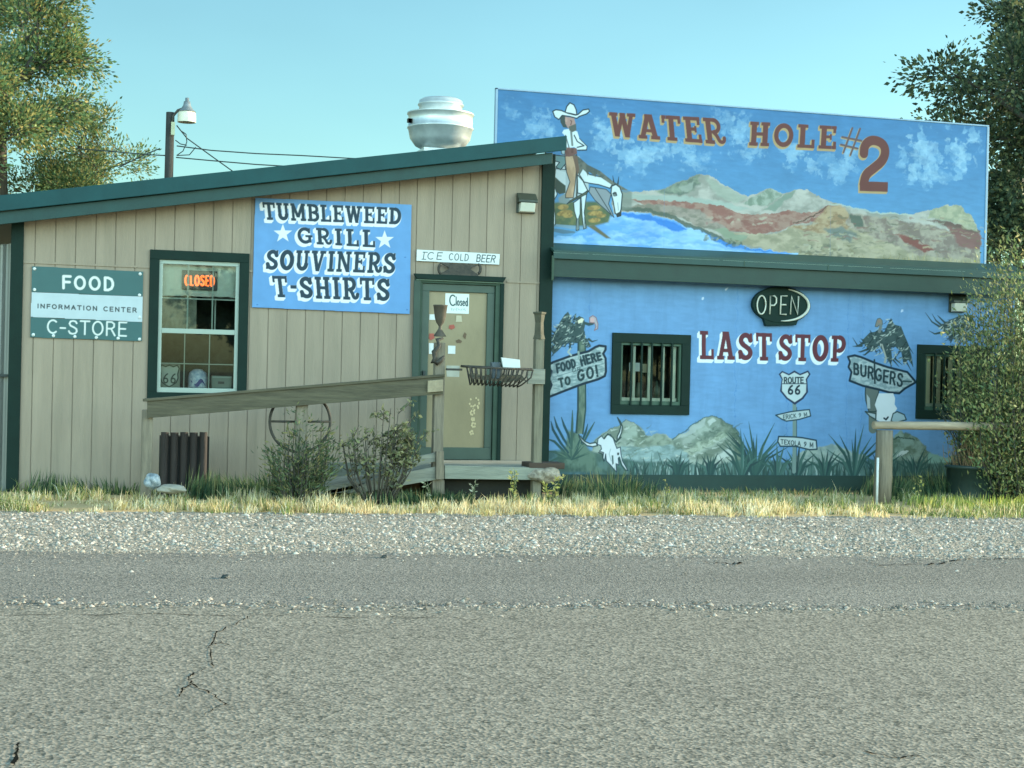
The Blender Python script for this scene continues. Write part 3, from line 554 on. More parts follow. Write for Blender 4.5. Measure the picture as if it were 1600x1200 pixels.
# cloth behind the upper sash
def crumple(name, x0, x1, z0, z1, y, amp, m, seed, nx=40, nz=24, hem=0.):
    xs, zs = np.meshgrid(np.linspace(x0, x1, nx), np.linspace(z0, z1, nz)); n = vnoise(xs*300, zs*150, 30, seed); n2 = vnoise(xs*300, zs*300, 12, seed+1)
    yy = y+amp*(n-.5)*2+amp*.5*(n2-.5); zz = zs+hem*(vnoise(xs*300, xs*0, 25, seed+3)-.5)*np.linspace(1, 0, nz)[:, None]
    b = MB(); b.add(list(zip(xs.ravel(), yy.ravel(), zz.ravel())), [(j*nx+i, j*nx+i+1, (j+1)*nx+i+1, (j+1)*nx+i) for j in range(nz-1) for i in range(nx-1)], True); return b.build(name, m)
M_cloth = mat('pale_cloth', P(175, 205, 190), .9, .1, 5)
o = crumple('curtain', x0+.03, x1-.03, 2.41, z1-.02, .10, .03, M_cloth, 5, hem=.03); tag(o, 'pale crumpled curtain across the top of the store window', 'curtain')
o = crumple('curtain', x0+.03, x0+.47, 2.0, 2.42, .17, .05, mat('grey_net_cloth', P(120, 135, 118), .9, .35, 9), 9, hem=.1); tag(o, 'grey net curtain behind the left of the upper sash, under the pale one', 'curtain')
b = MB()
b.box(x0+.70, x0+.718, .3, .32, 1.98, 2.42); b.box(x0+.55, x1, .3, .32, 2.40, 2.42); tag(b.build('display_rack', M_vinyl), 'thin pale rack bars inside the dark part of the upper sash', 'rack')

# lit CLOSED sign
EM = bpy.data.materials.new('lit_orange_tubes'); EM.use_nodes = True; e = EM.node_tree.nodes['Principled BSDF']; e.inputs['Base Color'].default_value = (1, .25, .08, 1); e.inputs['Emission Color'].default_value = (1, .16, .03, 1); e.inputs['Emission Strength'].default_value = 1.2
EM2 = bpy.data.materials.new('lit_pale_tubes'); EM2.use_nodes = True; e = EM2.node_tree.nodes['Principled BSDF']; e.inputs['Emission Color'].default_value = (1, .55, .3, 1); e.inputs['Emission Strength'].default_value = 1.2
def tube_text(string, quad, y, r, m, name, parent, gap=.2, seg=6):
    ll, lr, ul, ur = (np.array(W(*q, y)) for q in quad); b = MB()
    for k, pts, tw in layout(string, STICK, gap):
        q = [(ll*(1-u)+lr*u)*(1-v)+(ul*(1-u)+ur*u)*v for u, v in pts]; b.tube([(p[0], y, p[1]) for p in q], r, seg)
    return b.build(name, m, parent)
q = W(312, 437, .06); cs = thing('closed_sign', 'lit orange CLOSED sign hanging in the store window', 'sign', (q[0], .06, q[1]-.1))
b = MB(); a = W(284, 452, .07); c = W(340, 424, .07); b.box(a[0], c[0], .062, .085, a[1], c[1]); b.build('casing', M_black, cs, .006)
tube_text('CLOSED', [(289, 445.5), (335, 446.5), (289, 430.5), (335, 431.5)], .056, .012, EM, 'lit_letters', cs, .2)
# things on the window shelf
b = MB(); b.box(x0+.005, x1-.005, .06, .36, z0+.035, z0+.055); tag(b.build('shelf', M_vinyl), 'pale shelf board inside the bottom of the store window', 'shelf')
SH = z0+.056
def shield_pts(cx, cy, wd, ht):
    q = [(-.5, .36), (-.40, .5), (-.2, .43), (0, .5), (.2, .43), (.40, .5), (.5, .36), (.43, .1), (.45, -.1), (.36, -.3), (.15, -.43), (0, -.5), (-.15, -.43), (-.36, -.3), (-.45, -.1), (-.43, .1)]
    return [(cx+a*wd, cy+c*ht) for a, c in q]
a = W(264, 608, .12); sw = Canvas(.118, a[0]-.13, a[0]+.13, SH, SH+.29, .006, (120, 140, 125))
sw.polyw(shield_pts(a[0], SH+.145, .235, .265), (158, 180, 165)); q2 = shield_pts(a[0], SH+.145, .235, .265); sw.strokew(q2+q2[:1], .014, (40, 58, 50))
for dx in (-.045, .045):
    for k, pts, tw in layout('6', STICK, .1): sw.strokew([(a[0]+dx-.03+u*.065, SH+.06+v*.115) for u, v in pts], .016, (40, 58, 50))
s66 = thing('shield_sign', 'grey highway shield sign reading 66 on the window shelf', 'sign', (a[0], .12, SH)); sw.build('painted_face', M_paint, s66)
b = MB(); b.box(a[0]-.128, a[0]+.128, .121, .14, SH, SH+.288); b.build('board', mat('grey_board', P(110, 130, 118), .8, .1, 6), s66)
a = W(309, 612, .13); jug = thing('water_bottle_pack', 'blue and white shrink wrapped pack of water bottles on the window shelf', 'bottle pack', (a[0], .16, SH))
b = MB(); pr = [(.0, 0), (.10, 0), (.108, .03), (.108, .13), (.095, .19), (.05, .235), (.0, .24)]; b.lathe([(r*1.1, h+SH) for r, h in pr], (a[0], .18, 0), 18); b.build('wrap', mat('blue_wrap', P(120, 172, 210), .3, .3, 22, col2=P(235, 244, 246)), jug)
b = MB()
def on_wrap(an, h, rr=.1205): return (a[0]+rr*math.cos(an), .18+rr*math.sin(an), SH+h)
nb = 10; A0, A1 = math.radians(-135), math.radians(-45)
b.add([on_wrap(A0+(A1-A0)*k/nb, .045+.03*math.sin(k*.9+1)) for k in range(nb+1)]+[on_wrap(A0+(A1-A0)*k/nb, .085+.035*math.sin(k*.8+2.6)) for k in range(nb+1)], [(k, k+1, nb+2+k, nb+1+k) for k in range(nb)])
b.build('label_print', mat('navy_print', P(50, 60, 130), .4, .1, 9), jug)
a = W(346, 612, .12); bx = thing('radio_box', 'small grey box with a dark slot on the window shelf, right of the bottles', 'box', (a[0], .16, SH))
b = MB(); b.box(a[0]-.125, a[0]+.125, .10, .25, SH, SH+.16); b.build('case', mat('grey_case', P(112, 135, 122), .6, .1, 6), bx, .012)
b = MB(); b.box(a[0]-.045, a[0]+.03, .096, .0995, SH+.06, SH+.09); b.build('slot', M_black, bx); b = MB(); b.box(a[0]-.115, a[0]+.115, .094, .0995, SH+.135, SH+.15); b.build('lid_edge', M_vinyl, bx)

# door of the store
dx0, dx1, dz0, dz1 = DOOR
dt = window_frame(dx0, dx1, dz0, dz1, 0, .10, M_trim_light, store, 'door_trim', .03)
b = MB(); b.prism([(dx0-.125, dz1+.112), (dx1+.125, dz1+.112), (dx1+.085, dz1+.045), (dx0-.085, dz1+.045)], -.085, -.0315); b.build('door_crown', M_trim, store, .004)
b = MB(); b.box(dx0-.085, dx1+.085, -.06, -.0315, dz1+.03, dz1+.044); b.build('door_crown_bead', mat('worn_green_bead', P(96, 132, 116), .5, .1, 6), store, .003)
b = MB(); b.box(dx0-.115, dx0-.03, -.052, -.0315, dz0-.1, dz1+.029); b.build('door_pilaster', mat('dark_green_pilaster', P(44, 70, 58), .6, .15, 5), store, .004)
b = MB(); b.box(dx1+.06, dx1+.11, -.048, -.0315, dz0-.1, dz1+.029); b.build('door_pilaster', M_trim, store, .004)
door = MB(); fr = .10
for (p0, p1, e, f) in ((dx0+.004, dx1-.004, dz1-fr, dz1-.003), (dx0+.004, dx1-.004, dz0+.003, dz0+.16), (dx0+.004, dx0+fr, dz0+.16, dz1-fr), (dx1-fr, dx1-.004, dz0+.16, dz1-fr)): door.box(p0, p1, .0, .04, e, f)
door = door.build('door', mat('storm_door_green', P(54, 78, 66), .5, .12, 4), store, .005)
M_panel = mat('tan_door_panel', P(128, 128, 98), .35, .12, 2.5, .1, stretch=(1, 1, .5))
b = MB(); b.box(dx0+fr-.01, dx1-fr+.01, .03, .06, dz0+.15, dz1-fr+.01); b.build('door_panel', M_panel, door)
b = MB(); b.box(dx0+.03, dx0+.06, -.05, -.001, 1.42, 1.56); b.build('handle', M_black, door)

def sheet_on(name, px, y, m, label, cat, t=.003, writing=None, group=None):
    q = [W(*p, y) for p in px]; b = MB(); b.prism(q, y-t, y); o = b.build(name, m); tag(o, label, cat, group); return o
def painted(name, y, corners, base, draw, label, cat, step=.0055, thick=.02, edge_m=None, face='painted_face', border=None):
    """flat sign: painted face (fine grid) on a board with thickness"""
    q = [W(*p, y) for p in corners]; xs = [p[0] for p in q]; zs = [p[1] for p in q]
    t = thing(name, label, cat, ((min(xs)+max(xs))/2, y, min(zs)))
    c = Canvas(y, min(xs), max(xs), min(zs), max(zs), step, base); draw(c); c.build(face, M_paint, t, outline=q)
    b = MB(); b.prism(q, y+.0015, y+thick); b.build('board', edge_m or M_vinyl, t); return t
def closed_note(c):
    c.text('C', [(702, 477), (712, 477.5), (702, 461), (712, 461.5)], STICK, .13, (30, 70, 72)); c.text('losed', [(712, 477), (731, 478), (712, 464), (731, 465)], STICK, .13, (30, 70, 72), gap=.1)
    r = random.Random(3)
    for k in range(9): x = 705+k*2.6; c.stroke([(x, 481+r.random()*2), (x+1.2, 484+r.random()*2)], .8, (120, 160, 160))
yp = .026
painted('closed_note', yp, [(696, 458), (733, 459.5), (732.5, 490.5), (695.5, 489)], (196, 222, 216), closed_note, 'white sheet hand lettered Closed in the door glass', 'notice', .004, .003, M_paper)
M_note = mat('yellowed_paper', P(170, 178, 150), .8, .1, 9); M_red = mat('faded_red_print', P(150, 85, 70), .7, .2, 20)
sheet_on('notice', [(671, 491), (684, 491.3), (683.8, 500), (670.8, 499.7)], yp, M_paper, 'small white card at the upper left of the door glass', 'notice')
sheet_on('notice', [(713, 493), (721, 493), (722, 503), (712, 503)], yp, M_note, 'small pale sticker just under the Closed sheet', 'notice')
sheet_on('notice', [(700, 540), (711.5, 540.3), (711.3, 553), (699.8, 552.7)], yp, M_paper, 'small white notice in the middle of the door glass', 'notice')
sheet_on('notice', [(670, 536), (680, 536.2), (680, 553), (670, 553)], yp, M_paper, 'tall white notice at the lower left of the door glass behind the post', 'notice')
def decal(c, cl):
    r = random.Random(8)
sheet_on('sticker', [(671, 521), (678, 521), (679, 528), (673, 532), (670, 528)], yp, M_red, 'red sticker at the left of the door glass beside the post', 'sticker')
sheet_on('sticker', [(702, 508), (709, 507), (711, 512), (706, 515), (701, 513)], yp, M_red, 'red sticker to the right of the goblet finial in the door glass', 'sticker')
sheet_on('sticker', [(712, 532), (717, 530), (722, 533), (720, 536), (714, 536)], yp, mat('brown_print', P(90, 80, 60), .7, .2, 20), 'small brown sticker right of the post in the door glass', 'sticker')
sheet_on('sticker', [(723, 525), (726, 519), (729, 522), (727, 530)], yp, mat('brown_print', P(90, 80, 60)), 'tiny dark sticker high at the right of the door glass', 'sticker')
# pale flower etching low on the door glass
b = MB(); r = random.Random(4)
for cx, cy, rr, n in ((741, 629, 7.5, 9), (738, 645, 3, 6), (740, 664, 3, 6), (737, 676, 2.5, 5), (739, 655, 2, 5), (743, 637, 4, 6)):
    for k in range(n):
        an = 2*PI*k/n+r.random(); u = W(cx+rr*math.cos(an), cy+rr*math.sin(an), .027)
        b.prism([(u[0]+.013*math.cos(a2), u[1]+.016*math.sin(a2)) for a2 in np.linspace(0, 2*PI, 7)[:-1]], .0265-.0004*k, .0285)
pass; b.build('flower_decal', mat('frosted_decal', P(182, 182, 140), .5, .1, 9), door)

# ICE COLD BEER board, ornament and lamp over the door
def beer(c):
    c.text('ICE', [(660, 404.5), (690, 405.5), (661.5, 394), (692, 395)], STICK, .12, (25, 55, 58), gap=.28)
    c.stroke([(659, 405), (665.5, 405.2)], 1.2, (25, 55, 58)); c.stroke([(661, 394), (668, 394.2)], 1.2, (25, 55, 58))
    c.text('COLD', [(701, 406), (732, 407.5), (702, 396), (733, 397.5)], STICK, .12, (25, 55, 58), gap=.2)
    c.text('BEER', [(744, 408.5), (773, 410), (745, 398), (776, 399.5)], STICK, .14, (22, 50, 52), gap=.12)
painted('beer_sign', -.03, [(651.5, 390), (781, 397), (780, 413.5), (651, 407.5)], (190, 216, 214), beer, 'narrow white board hand lettered ICE COLD BEER over the door', 'sign', .0045, .022, M_paper)
bh = thing('door_ornament', 'dark iron urn shaped ornament with two loop handles above the door', 'ornament', (*W(717, 432, -.05), 0)); bh.location = (W(717, 432)[0], -.05, W(717, 432)[1])
Z7 = zoomed(640, 380, 8.57)
b = MB(); b.prism([W(*Z7(p), -.075) for p in [(400, 262), (930, 290), (830, 330), (820, 350), (920, 420), (915, 460), (410, 432), (420, 405), (520, 350), (520, 325)]], -.078, -.05); b.build('urn_plate', M_iron, bh, .006)
for s, cx in ((1, 425), (-1, 915)):
    b = MB(); b.tube([(*((lambda u: (u[0], -.064, u[1]))(W(*Z7((cx-s*35*math.cos(t), 345+62*math.sin(t))), -.064))),) for t in np.linspace(-1.5, 1.5, 9)], .018, 8); b.build('handle', M_iron, bh)
def wall_lamp(px, label, y):
    Zl = zoomed(380, 280, 3.333); q = W(*px, y); X, Z = q; t = thing('wall_lamp', label, 'lamp', (X, y, Z), 'wall lamps')
    b = MB(); b.box(X-.125, X+.125, y-.03, y, Z-.13, Z+.13)
    pr = [(y-.03, Z+.13), (y-.15, Z+.03), (y-.15, Z-.0), (y-.03, Z-.0)]
    n = len(pr); b.add([(X-.13, a, c) for a, c in pr]+[(X+.13, a, c) for a, c in pr], [tuple(range(n)), tuple(range(2*n-1, n-1, -1))]+[(i, i+n, (i+1) % n+n, (i+1) % n) for i in range(n)])
    b.build('housing', mat('bronze_lamp_housing', P(48, 62, 52), .5, .15, 8), t, .006)
    pr = [(y-.031, Z-.002), (y-.138, Z-.002), (y-.10, Z-.115), (y-.031, Z-.125)]; b = MB()
    b.add([(X-.10, a, c) for a, c in pr]+[(X+.10, a, c) for a, c in pr], [tuple(range(n)), tuple(range(2*n-1, n-1, -1))]+[(i, i+n, (i+1) % n+n, (i+1) % n) for i in range(n)])
    b.build('lens', mat('milky_lens', P(185, 205, 190), .2, .05, 8), t, .006); return t
wall_lamp((821, 318), 'bronze wall lamp with milky lens on the tan wall beside the corner', 0)

# painted signs on the tan wall
def tumble(c):
    WHT = (200, 222, 226); DK = (30, 56, 70)
    rows = [('TUMBLEWEED', [(413, 343), (626, 350.5), (410, 316), (627, 325)], .12), ('GRILL', [(466, 380), (586, 386.5), (464, 355), (586, 359.5)], .22), ('SOUVINERS', [(415, 421), (617, 427.5), (417, 390), (619, 395)], .14), ('T-SHIRTS', [(429, 464), (609, 470.5), (425, 431), (609, 435)], .14)]
    for s_, q_, gp in rows: c.text(s_, q_, SLAB, .2, WHT, (-3, 3.5), gp, 3.2); c.text(s_, q_, SLAB, .2, WHT, (-1.2, 1.5), gp, 3.2)
    for s_, q_, gp in rows: c.text(s_, q_, SLAB, .2, DK, (0, 0), gp, .4)
    for cx, cy in ((442, 364), (601, 374)):
        c.poly([(cx+(15 if k % 2 == 0 else 6)*math.sin(PI*k/5), cy+1-(15 if k % 2 == 0 else 6)*math.cos(PI*k/5)) for k in range(10)], (196, 220, 222))
    for px, py in ((402, 476), (636, 484), (633, 402)): c.ell(px, py, 1.6, .9, (60, 110, 160))
painted('painted_sign', -.028, [(399, 309), (643, 320), (640, 490.5), (394, 480)], (88, 146, 194), tumble, 'sky blue board lettered TUMBLEWEED GRILL SOUVINERS T-SHIRTS with two white stars', 'sign', .0055, .022, mat('blue_board_edge', P(90, 130, 170), .7, .1, 5))
fs = thing('store_sign', 'green and white three strip sign lettered FOOD, INFORMATION CENTER and C-STORE', 'sign', (-5.3, -.02, 1.8))
M_plast = mat_attr('sign_vinyl', .4, .4, .05, 6)
DKG = (46, 92, 92)
def strip(corners, base, draw, nm):
    q = [W(*p, -.02) for p in corners]; xs = [p[0] for p in q]; zs = [p[1] for p in q]
    c = Canvas(-.02, min(xs), max(xs), min(zs), max(zs), .0055, base); draw(c); o = c.build(nm, M_plast, fs, outline=q)
    b = MB(); b.prism(q, -.0185, -.004); b.build('backing', mat('sign_backing', P(60, 90, 88)), o)
strip([(50, 416), (223.5, 424.5), (223, 463), (49.5, 456)], DKG, lambda c: c.text('FOOD', [(97.5, 450), (178, 453.5), (97.5, 431.5), (178, 434.5)], STICK, .2, (190, 214, 208), gap=.26), 'food_strip')
strip([(49.5, 456.6), (223, 463.6), (222, 503), (48, 495)], (160, 190, 194), lambda c: c.text('INFORMATION CENTER', [(58.5, 481), (213.5, 488), (58.5, 475), (213.5, 481.5)], STICK, .26, (34, 52, 54), gap=.3), 'information_strip')
strip([(48, 495.6), (222, 503.6), (221.5, 533), (47.5, 527)], DKG, lambda c: c.text('C-STORE', [(73, 520), (198, 525), (73.5, 500), (198.5, 504)], STICK, .12, (185, 210, 205), gap=.14), 'c_store_strip')
b = MB()
for px, py in ((54, 420), (219, 428), (54, 452.5), (218, 461), (52, 523), (83.5, 524.5), (117, 526), (150.5, 527.5), (184.5, 528.5), (218, 530), (218, 496)):
    q = W(px, py, -.022); b = MB(); b.lathe([(0, -.0285), (.016, -.027), (.02, -.0215), (.02, -.0205)], (q[0], 0, q[1]), 10, 'y'); b.build('grommet', M_paper, fs)

# ================================================================== MURAL BUILDING (blue)
BY = .10                                  # its front plane
mural_b = thing('mural_building', 'blue painted building with desert mural, green eave and barred windows', 'building', (4, 3, 0))
XB0, XB1 = .47, 7.55
ZB1 = 3.05
WB1 = (1.53, 2.40, 1.17, 2.0); WB2 = (6.10, 7.0, 1.17, 1.97)
BASE_T = W(1100, 742, BY)[1]
c = Canvas(BY, XB0, XB1, BASE_T-.02, ZB1, .0065, (93, 146, 188))
nz_ = vnoise(c.X/SC_PX, c.Z/SC_PX, 160, 3)[..., None]; c.c = c.c*(.93+.14*nz_)
c.c *= (1-.05*np.clip((vnoise(c.X/SC_PX*6, c.Z/SC_PX*.35, 40, 8)-.5)/.12, 0, 1))[..., None]        # faint rain streaks
for px in (918, 1148, 1230, 1323, 1346):                                                        # panel seams
    c.stroke([(px+4, 440), (px-2, 735)], .9, (66, 122, 178), alpha=.7)
c.stroke([(1150, 447), (1480, 462)], .8, (84, 142, 198), alpha=.6)
for px, py in ((1098, 466), (1135, 452), (1410, 486), (1180, 540)): c.ell(px, py, 2.5, 1.2, (170, 205, 225), -50)
DK = (40, 66, 66); NAVY = (30, 58, 74); PALE = (156, 186, 184); GRN = (52, 86, 80)
# hills
r = random.Random(2)
Zc = zoomed(830, 470, 4.)
c.T = Zc
c.poly([(380, 880), (440, 830), (520, 790), (600, 750), (650, 760), (700, 800), (720, 840), (840, 830), (880, 860), (960, 820), (1060, 740), (1120, 715), (1180, 735), (1260, 780), (1310, 860), (1340, 960), (1340, 1090), (380, 1090)], (112, 138, 126), tex=((140, 166, 156), 22, 4, 1.3))
c.poly([(380, 880), (440, 830), (520, 790), (600, 750), (650, 765), (560, 850), (450, 900)], (122, 146, 136), alpha=.8, soft=4)
c.poly([(600, 780), (650, 790), (660, 860), (590, 870), (560, 840)], (136, 164, 152), alpha=.8, soft=3)
c.poly([(640, 850), (720, 840), (830, 835), (880, 880), (860, 910), (740, 900), (640, 915)], (92, 116, 100), alpha=.8, soft=7, tex=((122, 148, 132), 8, 15, 1.2))
c.poly([(560, 910), (700, 915), (880, 900), (960, 930), (1000, 1000), (980, 1060), (560, 1080), (520, 1000)], (132, 168, 168), tex=((104, 138, 136), 14, 5, 2.), soft=3)
c.poly([(890, 870), (1060, 745), (1090, 735), (1080, 780), (960, 850)], (150, 176, 172), alpha=.8, soft=3)
c.poly([(950, 940), (1060, 880), (1220, 810), (1230, 850), (1080, 930), (990, 965)], (150, 176, 160), tex=((120, 146, 128), 10, 6, 1.5), soft=3)
c.poly([(1100, 760), (1130, 730), (1160, 750), (1120, 775)], (158, 184, 178), soft=2); c.poly([(1140, 960), (1230, 890), (1260, 950), (1180, 1000)], (160, 186, 180), soft=2)
c.poly([(1260, 790), (1290, 830), (1330, 900), (1340, 990), (1290, 960), (1250, 850)], (70, 98, 82), soft=4)
for k in range(60):
    x = r.uniform(440, 1300); y = r.uniform(790, 990); l = r.uniform(15, 50)
    if y < 1010-abs(x-1120)*.9 or x < 800: c.stroke([(x, y), (x+l, y-l*r.uniform(.1, .7))], [r.uniform(1, 3), .6], r.choice([(150, 178, 166), (74, 100, 88), (110, 136, 120)]), alpha=.6, soft=2)
c.stroke([(1250, 780), (1300, 860), (1335, 940)], 1.5, (60, 96, 84))
c.T = lambda q: q
# right-hand hills behind the post and far ones
c.T = lambda q: q
c.poly([(1236, 716), (1262, 700), (1300, 694), (1330, 706), (1352, 712), (1352, 744), (1236, 742)], (112, 142, 140), tex=((136, 164, 156), 12, 7, 1.), soft=3)
c.poly([(1386, 740), (1388, 690), (1408, 672), (1432, 684), (1450, 704), (1462, 716), (1500, 712), (1560, 700), (1640, 690), (1640, 750), (1386, 748)], (86, 112, 96), tex=((118, 150, 138), 12, 8, 1.), soft=3)
c.poly([(1450, 706), (1480, 716), (1520, 706), (1560, 720), (1540, 746), (1450, 746)], (112, 160, 150), soft=4)
c.ell(1409, 709, 10, 3.4, (170, 196, 190), -20); c.stroke([(1388, 692), (1404, 682), (1426, 688)], 2.5, (52, 80, 70))
# grass and yuccas along the foot
c.T = Zc
SHD = (70, 96, 84)
c.poly([(1180, 735), (1262, 780), (1312, 860), (1342, 960), (1342, 1080), (1290, 1060), (1270, 940), (1230, 850), (1190, 790)], SHD, alpha=.85, soft=6, tex=((96, 122, 106), 7, 16, 1.4))
c.poly([(890, 880), (960, 900), (1080, 830), (1180, 790), (1220, 800), (1090, 870), (980, 930), (900, 930)], (84, 110, 98), alpha=.8, soft=6, tex=((110, 136, 122), 7, 17, 1.4))
c.poly([(1000, 980), (1090, 940), (1230, 860), (1260, 900), (1150, 970), (1060, 1000)], (84, 108, 94), alpha=.8, soft=6); c.poly([(480, 830), (540, 790), (600, 790), (560, 860), (500, 880)], (96, 120, 108), alpha=.8, soft=5); c.poly([(660, 770), (700, 800), (720, 850), (700, 880), (660, 850)], (84, 108, 94), alpha=.85, soft=5)
for k in range(70):
    x = r.uniform(480, 1300); y = r.uniform(800, 1000)
    if y > 760+abs(x-1120)*.45 or (480 < x < 720 and y > 800): c.stroke([(x, y), (x+r.uniform(15, 45), y+r.uniform(-26, 16))], [r.uniform(1.4, 3.6), .6], r.choice([(164, 190, 180), (66, 92, 82), (84, 108, 96), (176, 200, 192)]), alpha=.7, soft=2)
c.stroke([(385, 880), (520, 788), (600, 748), (650, 760), (715, 838)], 1.4, (74, 104, 100), alpha=.8); c.stroke([(885, 862), (1060, 740), (1120, 714), (1180, 735), (1262, 782), (1312, 862), (1340, 960)], 1.8, (58, 88, 84), alpha=.85)
c.T = lambda q: q
c.warp(3.2, 9, 300, .05)
def blades(n, x0, x1, yb, hmin, hmax, cols, lean=.4, w0=3., seed=1):
    r = random.Random(seed)
    for k in range(n):
        x = r.uniform(x0, x1); h = r.uniform(hmin, hmax); d = r.uniform(-lean, lean)*h; yb_ = yb+(x-1100)*.011
        c.stroke([(x, yb_), (x+d*.4, yb_-h*.55), (x+d, yb_-h)], [w0, w0*.8, .5], r.choice(cols), alpha=.95)
c.poly([(852, 742), (852, 705), (900, 700), (1000, 722), (1060, 720), (1100, 728), (1180, 716), (1240, 724), (1320, 722), (1380, 716), (1450, 724), (1560, 720), (1640, 720), (1640, 756), (852, 750)], GRN, alpha=.9, soft=5, tex=((70, 108, 104), 9, 9, .6))
blades(150, 985, 1380, 744, 8, 26, [(110, 148, 146), (86, 122, 118), (44, 78, 74), (36, 68, 68), (140, 172, 168)], .35, 2.4, 3)
blades(260, 985, 1600, 746, 10, 40, [GRN, (38, 70, 66), (34, 64, 62), (64, 104, 98)], .4, 3., 4)
for x, n, h, sd_ in ((1180, 17, 78, 5), (1160, 8, 60, 15), (1246, 9, 50, 6), (1335, 13, 74, 7), (1376, 8, 52, 10), (1290, 11, 46, 8), (1500, 10, 40, 9), (1060, 8, 32, 11), (1110, 9, 34, 12), (1430, 9, 44, 13), (1215, 7, 44, 14)):
    rr = random.Random(sd_)
    for k in range(n):
        a = (k/(n-1)-.5)*1.5+rr.uniform(-.1, .1); l = h*1.12*rr.uniform(.65, 1.1)*(1-.25*abs(a)); yb_ = 742+(x-1100)*.011
        mid = (x+math.sin(a)*l*.45, yb_-l*.55*math.cos(a)); tip = (x+math.sin(a*1.15)*l, yb_-math.cos(a*1.1)*l)
        c.stroke([(x+a*6, yb_), mid, tip], [4.4, 4.4, .5], rr.choice([(38, 74, 72), (46, 84, 78), (58, 98, 92), (34, 64, 66)]))
        if k % 4 == 0: c.stroke([(x+a*6+1, yb_), (mid[0]+1.2, mid[1])], [1, .6], (104, 142, 138), alpha=.7)
# left yucca, board post
Z4 = zoomed(850, 640, 9.23); c.T = Z4
c.poly([(180, 900), (200, 640), (300, 560), (350, 300), (480, 330), (560, 420), (640, 560), (740, 650), (780, 820), (900, 900)], (58, 88, 78), soft=6, tex=((86, 118, 104), 9, 12, .5))
c.poly([(490, -1050), (600, -1050), (590, 0), (560, 350), (470, 350), (480, 0)], (98, 124, 108), tex=((70, 98, 86), 7, 13, .3)); c.stroke([(495, -1000), (490, 0), (465, 330)], 3.2, (34, 62, 62)); c.stroke([(595, -1000), (600, 0), (560, 350)], 2.6, (40, 70, 66))
for pts in ([(100, 170), (130, 290), (240, 480), (350, 620)], [(145, 100), (190, 250), (280, 420), (370, 560)], [(250, 110), (290, 230), (350, 360), (390, 520)], [(410, 10), (408, 200), (400, 380), (400, 560)], [(40, 420), (150, 460), (260, 570), (340, 680)], [(30, 600), (160, 610), (300, 680)], [(630, 210), (600, 330), (540, 480)], [(730, 180), (650, 320), (560, 500)], [(60, 760), (200, 700), (330, 700)], [(540, 380), (470, 560), (430, 700)]):
    c.stroke(pts, [1.2]+[4.2]*(len(pts)-2)+[3.], r.choice([(34, 72, 78), (40, 78, 78), (52, 86, 80)]))
for k in range(26):
    a = r.uniform(-1.4, 1.4); l = r.uniform(120, 330); c.stroke([(400, 720), (400+math.sin(a)*l*.5, 720-math.cos(a)*l*.5), (400+math.sin(a)*l, 720-math.cos(a)*l)], [2.6, 2.2, .5], r.choice([(44, 78, 74), (60, 94, 84), (84, 116, 100)]), alpha=.9)
# longhorn skull
SK = (186, 212, 216)
c.poly([(500, 360), (530, 400), (590, 460), (660, 490), (750, 475), (770, 520), (700, 535), (620, 520), (550, 460), (510, 400)], SK, edge=DK, ew=2.2); c.poly([(1060, 115), (1100, 170), (1130, 240), (1120, 330), (1090, 400), (1050, 460), (1060, 380), (1090, 320), (1110, 230)], SK, edge=DK, ew=2.2)
c.poly([(780, 420), (830, 380), (860, 420), (900, 370), (960, 360), (1000, 420), (1020, 480), (1050, 560), (1100, 540), (1110, 640), (1130, 740), (1210, 880), (1170, 870), (1110, 780), (1070, 700), (1080, 800), (1040, 780), (1045, 900), (1010, 860), (960, 800), (900, 740), (890, 640), (870, 740), (850, 700), (860, 620), (800, 600), (830, 570), (820, 520), (770, 500)], SK, edge=NAVY, ew=1.6)
c.stroke([(870, 420), (920, 350), (990, 400), (1040, 470), (1110, 400)], 2.2, DK); c.poly([(1055, 620), (1085, 620), (1080, 660), (1055, 655)], (24, 46, 50)); c.poly([(975, 660), (1000, 660), (1005, 780), (985, 800)], (60, 92, 92)); c.stroke([(1085, 690), (1120, 800), (1180, 880)], 3, (40, 74, 72)); c.stroke([(790, 620), (840, 640), (860, 740)], 2.2, DK); c.stroke([(960, 570), (940, 640), (970, 740)], 1.4, (140, 170, 176))
c.T = lambda q: q
# vultures: a dark ragged body with light feather strokes
def vulture(T, polys, feathers, n, box_, seed):
    r = random.Random(seed); c.T = T
    for pl in polys: c.poly(pl, (48, 74, 74), tex=((56, 82, 82), 6, seed, 1.))
    for pl in feathers: c.stroke(pl, [4.2]+[2.6]*(len(pl)-2)+[.7] if len(pl) > 2 else [3.4, .7], (40, 66, 68))
    for k in range(n*2):
        pl = polys[0] if r.random() < .85 else r.choice(polys); i = r.randrange(len(pl)); q0, q1, q2 = pl[i], pl[(i+r.randrange(1, 5)) % len(pl)], r.choice(pl); a_, b_ = sorted((r.random(), r.random()))
        x = q0[0]*a_+q1[0]*(b_-a_)+q2[0]*(1-b_); y = q0[1]*a_+q1[1]*(b_-a_)+q2[1]*(1-b_); an = r.gauss(2.2, .5); l = r.uniform(18, 60)
        c.stroke([(x, y), (x+math.cos(an)*l*.6, y+math.sin(an)*l*.5), (x+math.cos(an+.3)*l, y+math.sin(an+.3)*l)], [.6, r.uniform(1.2, 2.8), .5], r.choice([(132, 160, 152), (156, 182, 174), (100, 130, 126), (24, 46, 50), (22, 44, 48), (30, 54, 58), (36, 60, 62)]), alpha=.85)
Z1 = zoomed(850, 480, 8.)
